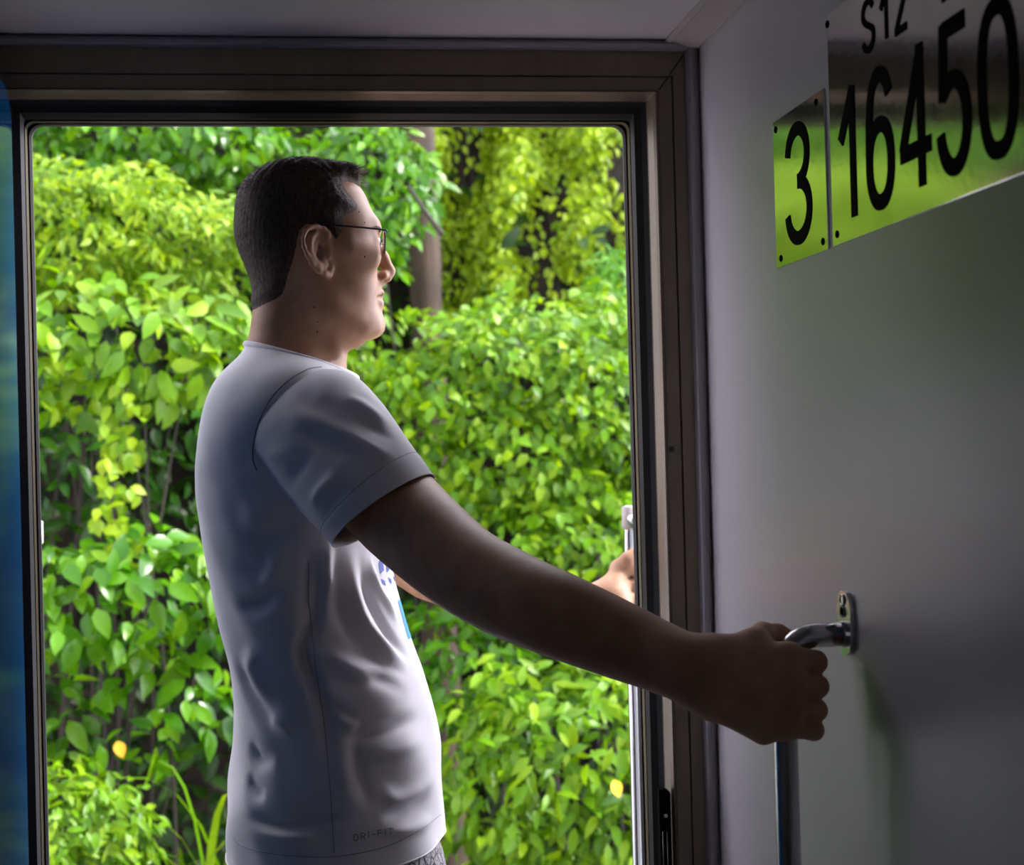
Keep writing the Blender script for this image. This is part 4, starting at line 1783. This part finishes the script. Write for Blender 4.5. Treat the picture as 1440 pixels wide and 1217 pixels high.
def norm(a):
    return a / (np.linalg.norm(a, axis=-1, keepdims=True) + 1e-9)


def leaves(name, pos, nrm, tipd, size, mt, parent, wd=.5, ns=4, fold=.22, droop=.25):
    tv, tf = leaf_template(wd, ns, fold, droop)
    n = len(pos)
    nrm = norm(nrm)
    x = norm(tipd - nrm * (tipd * nrm).sum(1, keepdims=True))
    y = np.cross(nrm, x)
    v = pos[:, None] + size[:, None, None] * (tv[None, :, 0:1] * x[:, None] + tv[None, :, 1:2] * y[:, None] + tv[None, :, 2:3] * nrm[:, None])
    f = tf[None] + (np.arange(n) * len(tv))[:, None, None]
    return npmesh(name, v.reshape(-1, 3), f.reshape(-1, 4), mt, parent)


def blob_points(c, rad, n, shell=.55, fill_front=True):
    d = norm(rng.normal(size=(n, 3)))
    if fill_front:      # the sides that face the railway carry most of the leaves
        flip = (d[:, 1] > .25) & (rng.random(n) < .75)
        d[flip, 1] *= -1
    r = rng.uniform(shell, 1, n) ** .6
    lump = 1 + .16 * np.sin(d[:, 0] * 5 + c[0] * 7) * np.sin(d[:, 2] * 6 + c[2] * 5) + .10 * np.sin(d[:, 0] * 13 + d[:, 2] * 11)
    return np.array(c) + d * np.array(rad) * (r * lump)[:, None], d


def stems(root, c, rad, n, zb, r=.007, mt=None, spread=.6):
    for i in range(n):
        a = rng.uniform(-1, 1, 2)
        b0 = np.array((c[0] + rad[0] * .35 * a[0], c[1] + rad[1] * .4 * a[1] + .05, zb))
        b1 = np.array((c[0] + rad[0] * spread * rng.uniform(-1, 1), c[1] + rad[1] * .4 * rng.uniform(-1, .6), c[2] + rad[2] * rng.uniform(.2, .8)))
        mid = (b0 + b1) / 2 + rng.normal(0, .07, 3) * np.array((1, .6, .4))
        pts = smooth_path([b0, mid, b1], 6)
        tube('stem', pts, np.linspace(r, r * .35, len(pts)), mt or M_TWIG, root, n=7)


ZG = -.75


def bank_y(x, z):
    return 6.15 + .10 * np.maximum(z, 0) + .18 * np.sin(x * 1.7 + z * 1.3) + .10 * np.sin(x * 4.1 - z * 3.0)


# the bank itself: a level strip beside the track, then a steep face
gx = np.linspace(-4.5, 4.5, 70)
prof = [(y, ZG - .02 + .03 * (y - 2.5)) for y in np.linspace(2.35, 5.4, 12)] + [(None, z) for z in np.linspace(ZG + .15, 3.6, 40)] + [(8.5, 3.9), (12, 4.2)]
V, Fq = [], []
for (py, pz) in prof:
    for x in gx:
        y = bank_y(x, pz) - .12 * max(0, .2 - pz) if py is None else py
        V.append((x, y + .03 * math.sin(x * 17 + pz * 13), pz + .02 * math.sin(x * 11 + (py or 0) * 9)))
nx = len(gx)
for j in range(len(prof) - 1):
    for i in range(nx - 1):
        a = j * nx + i
        Fq.append((a, a + 1, a + nx + 1, a + nx))
tag(npmesh('hill', np.array(V), np.array(Fq), M_SOIL), 'steep brown earth bank beside the railway line', 'bank', kind='structure')

# low growth that covers the bank
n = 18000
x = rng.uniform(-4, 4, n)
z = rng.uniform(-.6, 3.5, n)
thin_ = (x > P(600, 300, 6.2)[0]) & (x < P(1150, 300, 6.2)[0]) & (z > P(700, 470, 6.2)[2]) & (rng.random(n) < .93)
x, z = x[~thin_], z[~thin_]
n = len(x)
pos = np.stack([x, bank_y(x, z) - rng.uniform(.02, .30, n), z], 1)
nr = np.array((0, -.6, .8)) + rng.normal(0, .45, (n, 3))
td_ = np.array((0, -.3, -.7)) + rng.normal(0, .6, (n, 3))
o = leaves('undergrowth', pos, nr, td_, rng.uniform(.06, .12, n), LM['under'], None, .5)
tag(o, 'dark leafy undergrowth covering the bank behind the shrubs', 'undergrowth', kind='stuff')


def shrub(name, label, px, py, rx, ry, Y, rd, leaf, n, pal, wd=.5, group=None, nst=4, up=.7, jit=.5, droop=.25, shell=.55, cat='shrub', fold=.22, tip=(0, -.2, -.6), zb=ZG, ns=4, cut=None):
    c = P(px, py, Y)
    rad = np.array((rx * Y / F, rd, ry * Y / F))
    root = empty(name, (c[0], c[1], zb))
    tag(root, label, cat, group)
    pos, d = blob_points(c, rad, n, shell)
    if cut is not None:
        k = cut(pos)
        pos, d = pos[k], d[k]
    m_ = len(pos)
    nr = d * .55 + np.array((0, -.35, up)) + rng.normal(0, jit, (m_, 3))
    td_ = np.array(tip) + d * .5 + rng.normal(0, .55, (m_, 3))
    leaves('foliage', pos, nr, td_, leaf * rng.uniform(.6, 1.25, m_), LM[pal], root, wd, ns, fold, droop)
    if nst:
        stems(root, c, rad, nst, zb)
    return root


shrub('leafy_shrub', 'mid green shrub filling the top left corner of the doorway view', 110, 205, 330, 85, 5.5, .35, .062, 2200, 'mid', .55, nst=3)
shrub('leafy_shrub', 'yellow green mound of fine leaves behind the back of the man\'s head', 95, 335, 300, 100, 5.0, .38, .044, 5000, 'yellow', .42, nst=3, jit=.6)
c_ = shrub('broadleaf_shrub', 'shrub with big glossy leaves level with the man\'s neck, left of him', 110, 488, 300, 90, 4.55, .30, .078, 700, 'bright', .52, nst=3, jit=.55)
shrub('glossy_shrub', 'dark glossy shrub at the top of the view, above the man\'s face', 520, 270, 95, 120, 5.3, .3, .066, 700, 'mid', .46, nst=2)
shrub('leafy_shrub', 'low dark green shrub with thin bare stems, left of the man\'s shoulder blade', 110, 660, 270, 110, 5.2, .32, .075, 360, 'dark', .5, nst=8)
shrub('broadleaf_shrub', 'bush of large round leaves left of the man\'s waist', 105, 835, 285, 88, 4.35, .28, .076, 620, 'mid', .56, nst=2, jit=.5)
shrub('broadleaf_shrub', 'sparse bush of large dark leaves low at left, above the strappy grass', 180, 985, 170, 85, 4.5, .25, .085, 130, 'mid', .54, nst=2)
shrub('small_leaf_shrub', 'pale green small leaved shrub in the bottom left corner', 75, 1170, 135, 95, 4.15, .24, .042, 1700, 'bright', .45, nst=3)
shrub('hedge_bush', 'big rounded light green bush right of the man\'s chest', 755, 585, 300, 180, 5.05, .42, .048, 5200, 'bright', .6, nst=4, jit=.55)
shrub('hedge_bush', 'bright green bush behind the man\'s outstretched forearm', 840, 790, 260, 135, 4.85, .35, .050, 2900, 'bright', .55, nst=3)
shrub('long_leaf_shrub', 'dark leaved shrub right of the man\'s belly', 660, 940, 120, 110, 4.8, .28, .072, 420, 'mid', .4, nst=4)
shrub('long_leaf_shrub', 'lush green shrub in the bottom right corner of the doorway view', 845, 1085, 270, 195, 4.4, .35, .064, 2500, 'bright', .42, nst=4, jit=.5)
shrub('feathery_shrub', 'feathery pale green shrub beside the right door post', 858, 425, 42, 75, 5.7, .18, .060, 520, 'cool', .2, nst=2, droop=.4)
shrub('leafy_shrub', 'green shrub hidden mostly behind the man\'s head and shoulders', 400, 480, 150, 200, 5.5, .3, .062, 1000, 'bright', .5, nst=2)

# ivy hanging over the bare bank, top right
c = P(740, 310, 6.0)
iv = empty('ivy', (c[0], 6.1, ZG))
tag(iv, 'curtain of small yellow green ivy on brown earth, top right', 'ivy')
n = 20000
pxs, pys = rng.uniform(590, 1160, n), rng.uniform(60, 520, n)
band = np.sin(pxs * .055 + .8 * np.sin(pys * .022)) + .7 * np.sin(pxs * .021 + pys * .013 + 2.0) + .5 * np.sin(pys * .045 + pxs * .03)
dens = np.clip(.55 + .55 * band, .08, 1)
k = rng.random(n) < dens
pxs, pys, band = pxs[k], pys[k], band[k]
pos = np.array([P(a, b, 6.0) for a, b in zip(pxs, pys)])
pos[:, 1] = bank_y(pos[:, 0], pos[:, 2]) - .06 - np.maximum(band, 0) * .13 * rng.uniform(.2, 1, len(pos))
nr = np.array((0, -.8, .55)) + rng.normal(0, .42, (len(pos), 3))
td_ = np.array((.1, -.4, -.9)) + rng.normal(0, .4, (len(pos), 3))
leaves('foliage', pos, nr, td_, rng.uniform(.028, .055, len(pos)), LM['ivy'], iv, .62, 3, .25, .3)
for i in range(9):
    px = rng.uniform(610, 880)
    pts = smooth_path([P(px + rng.normal(0, 8), y, 6.0) for y in (150, 240, 330, 430)], 5)
    pts[:, 1] = bank_y(pts[:, 0], pts[:, 2]) - .03
    tube('stem', pts, .006, M_TWIG, iv, n=6)

# creeper hanging in front of the dark stems
a0 = P(165, 560, 4.3)
cr = empty('hanging_creeper', (a0[0], a0[1], ZG))
tag(cr, 'yellow green creeper hanging down among dark stems left of the man', 'creeper')
axis = smooth_path([P(178, 540, 4.32), P(170, 620, 4.3), P(158, 700, 4.28), P(170, 770, 4.26), P(190, 815, 4.26)], 10)
tube('stem', axis, .004, M_TWIG, cr, n=6)
n = 120
pos = axis[rng.integers(0, len(axis), n)] + rng.normal(0, 1, (n, 3)) * np.array((.032, .03, .02))
nr = np.array((0, -.75, .5)) + rng.normal(0, .35, (n, 3))
leaves('foliage', pos, nr, np.array((0, -.3, -.8)) + rng.normal(0, .5, (n, 3)), rng.uniform(.035, .055, n), LM['yellow'], cr, .72, 4)

# tree trunk behind the man's forehead
t0 = P(592, 200, 5.75)
tr = empty('tree', (t0[0], 5.75, ZG))
tag(tr, 'brown tree trunk rising in front of the ivy at the top of the view', 'tree')
pts = smooth_path([(t0[0] + .05, 5.78, ZG - .05), (t0[0] + .02, 5.76, .8), (t0[0], 5.75, 2.2), (t0[0] - .02, 5.75, 3.4), (t0[0] + .05, 5.7, 4.3)], 10)
rr = np.linspace(.075, .042, len(pts)) * (1 + .06 * np.sin(np.arange(len(pts)) * 1.7))
tube('trunk', pts, rr, M_BARK, tr, n=18)
for s_ in (-1, 1):
    tube('branch', smooth_path([pts[-14], pts[-14] + np.array((s_ * .3, -.1, .4)), pts[-14] + np.array((s_ * .8, -.2, .6))], 6), np.linspace(.03, .01, 13), M_BARK, tr, n=10)
pos, d = blob_points((t0[0], 5.6, 4.4), (1.0, .6, .55), 900, .4)
leaves('crown', pos, d + np.array((0, -.2, .8)) + rng.normal(0, .4, (900, 3)), rng.normal(0, 1, (900, 3)), rng.uniform(.05, .1, 900), LM['mid'], tr, .5)

# dead stick leaning in front of the glossy shrub
st = tube('dead_branch', smooth_path([P(574, 262, 4.95), P(588, 283, 4.95), P(601, 302, 4.93), P(622, 330, 4.9)], 6), np.linspace(.006, .009, 19), M_TWIG, None, n=8)
tag(st, 'short grey dead branch leaning between the man\'s forehead and the trunk', 'branch')

# strappy grass, bottom left
g0 = P(285, 1210, 4.2)
gr = empty('grass_tuft', (g0[0], g0[1], ZG))
tag(gr, 'tuft of broad strappy grass at bottom left, behind the man\'s hip', 'grass')
v_, f_ = [], []
for i in range(40):
    b0 = np.array((g0[0] + rng.normal(0, .07), g0[1] + rng.normal(0, .06), -.42))
    ang = rng.uniform(-1.25, 1.25)
    L = rng.uniform(1.25, 1.75)
    lean = np.array((math.sin(ang), -.25 + rng.normal(0, .2), 0))
    w_ = rng.uniform(.012, .021)
    side = norm(np.cross(lean, (0, 0, 1.0)))
    k = len(v_)
    for j in range(9):
        s_ = j / 8
        c = b0 + np.array((0, 0, L * (s_ - .42 * s_ ** 2.4))) + lean * L * .30 * s_ ** 2.2
        ww = w_ * (1 - s_ ** 2.5) + .0008
        v_ += [c - side * ww, c + side * ww + np.array((0, 0, .002))]
        if j:
            a = k + (j - 1) * 2
            f_.append((a, a + 1, a + 3, a + 2))
npmesh('blades', np.array(v_), np.array(f_), LM['bright'], gr)

# two turned leaves
for px, py, Y, lab in ((165, 1043, 4.2, 'single orange leaf low on the left, above the pale small leaved shrub'),
                       (863, 1098, 4.0, 'single yellow leaf low on the right beside the door post')):
    c = P(px, py, Y)
    o = leaves('fallen_leaf', np.array([c]), np.array([(0.1, -.9, .3)]), np.array([(.3, 0, -1.0)]), np.array([.045]),
               mat('turned_leaf', (.75, .38, .02) if px < 500 else (.85, .6, .02), .5), None, .75, 6)
    tag(o, lab, 'leaf')
# ------------------------------------------------------------------ light
SUN = Vector((.72, -.12, .68)).normalized()
w = bpy.data.worlds.new('World')
scene.world = w
w.use_nodes = True
N, L = w.node_tree.nodes, w.node_tree.links
bg = N['Background']
tc = N.new('ShaderNodeTexCoord')
nz = N.new('ShaderNodeVectorMath')
nz.operation = 'NORMALIZE'
L.new(tc.outputs['Generated'], nz.inputs[0])
dp = N.new('ShaderNodeVectorMath')
dp.operation = 'DOT_PRODUCT'
dp.inputs[1].default_value = Vector((.86, .22, .42)).normalized()
L.new(nz.outputs[0], dp.inputs[0])
mxx = N.new('ShaderNodeMath')
mxx.operation = 'MAXIMUM'
mxx.inputs[1].default_value = 0
L.new(dp.outputs['Value'], mxx.inputs[0])
pw = N.new('ShaderNodeMath')
pw.operation = 'POWER'
pw.inputs[1].default_value = 4.0
L.new(mxx.outputs[0], pw.inputs[0])
ma_ = N.new('ShaderNodeMath')
ma_.operation = 'MULTIPLY_ADD'
ma_.inputs[1].default_value = 9.5      # bright haze round the sun
ma_.inputs[2].default_value = 3.0       # the rest of the hazy sky
L.new(pw.outputs[0], ma_.inputs[0])
L.new(ma_.outputs[0], bg.inputs['Strength'])
bg.inputs['Color'].default_value = (.90, .88, 1.0, 1)
sun = bpy.data.lights.new('sun', 'SUN')
sun.energy = 5.5
sun.angle = math.radians(9.0)
sun.color = (1.0, .95, .86)
so_ = bpy.data.objects.new('sun', sun)
COL.objects.link(so_)
so_.rotation_euler = SUN.to_track_quat('Z', 'Y').to_euler()
scene.view_settings.view_transform = 'Standard'
scene.view_settings.look = 'None'
scene.view_settings.exposure = 0.32
scene.view_settings.gamma = 1.0
scene.cycles.max_bounces = 10
scene.cycles.diffuse_bounces = 5
scene.cycles.sample_clamp_indirect = 6.0
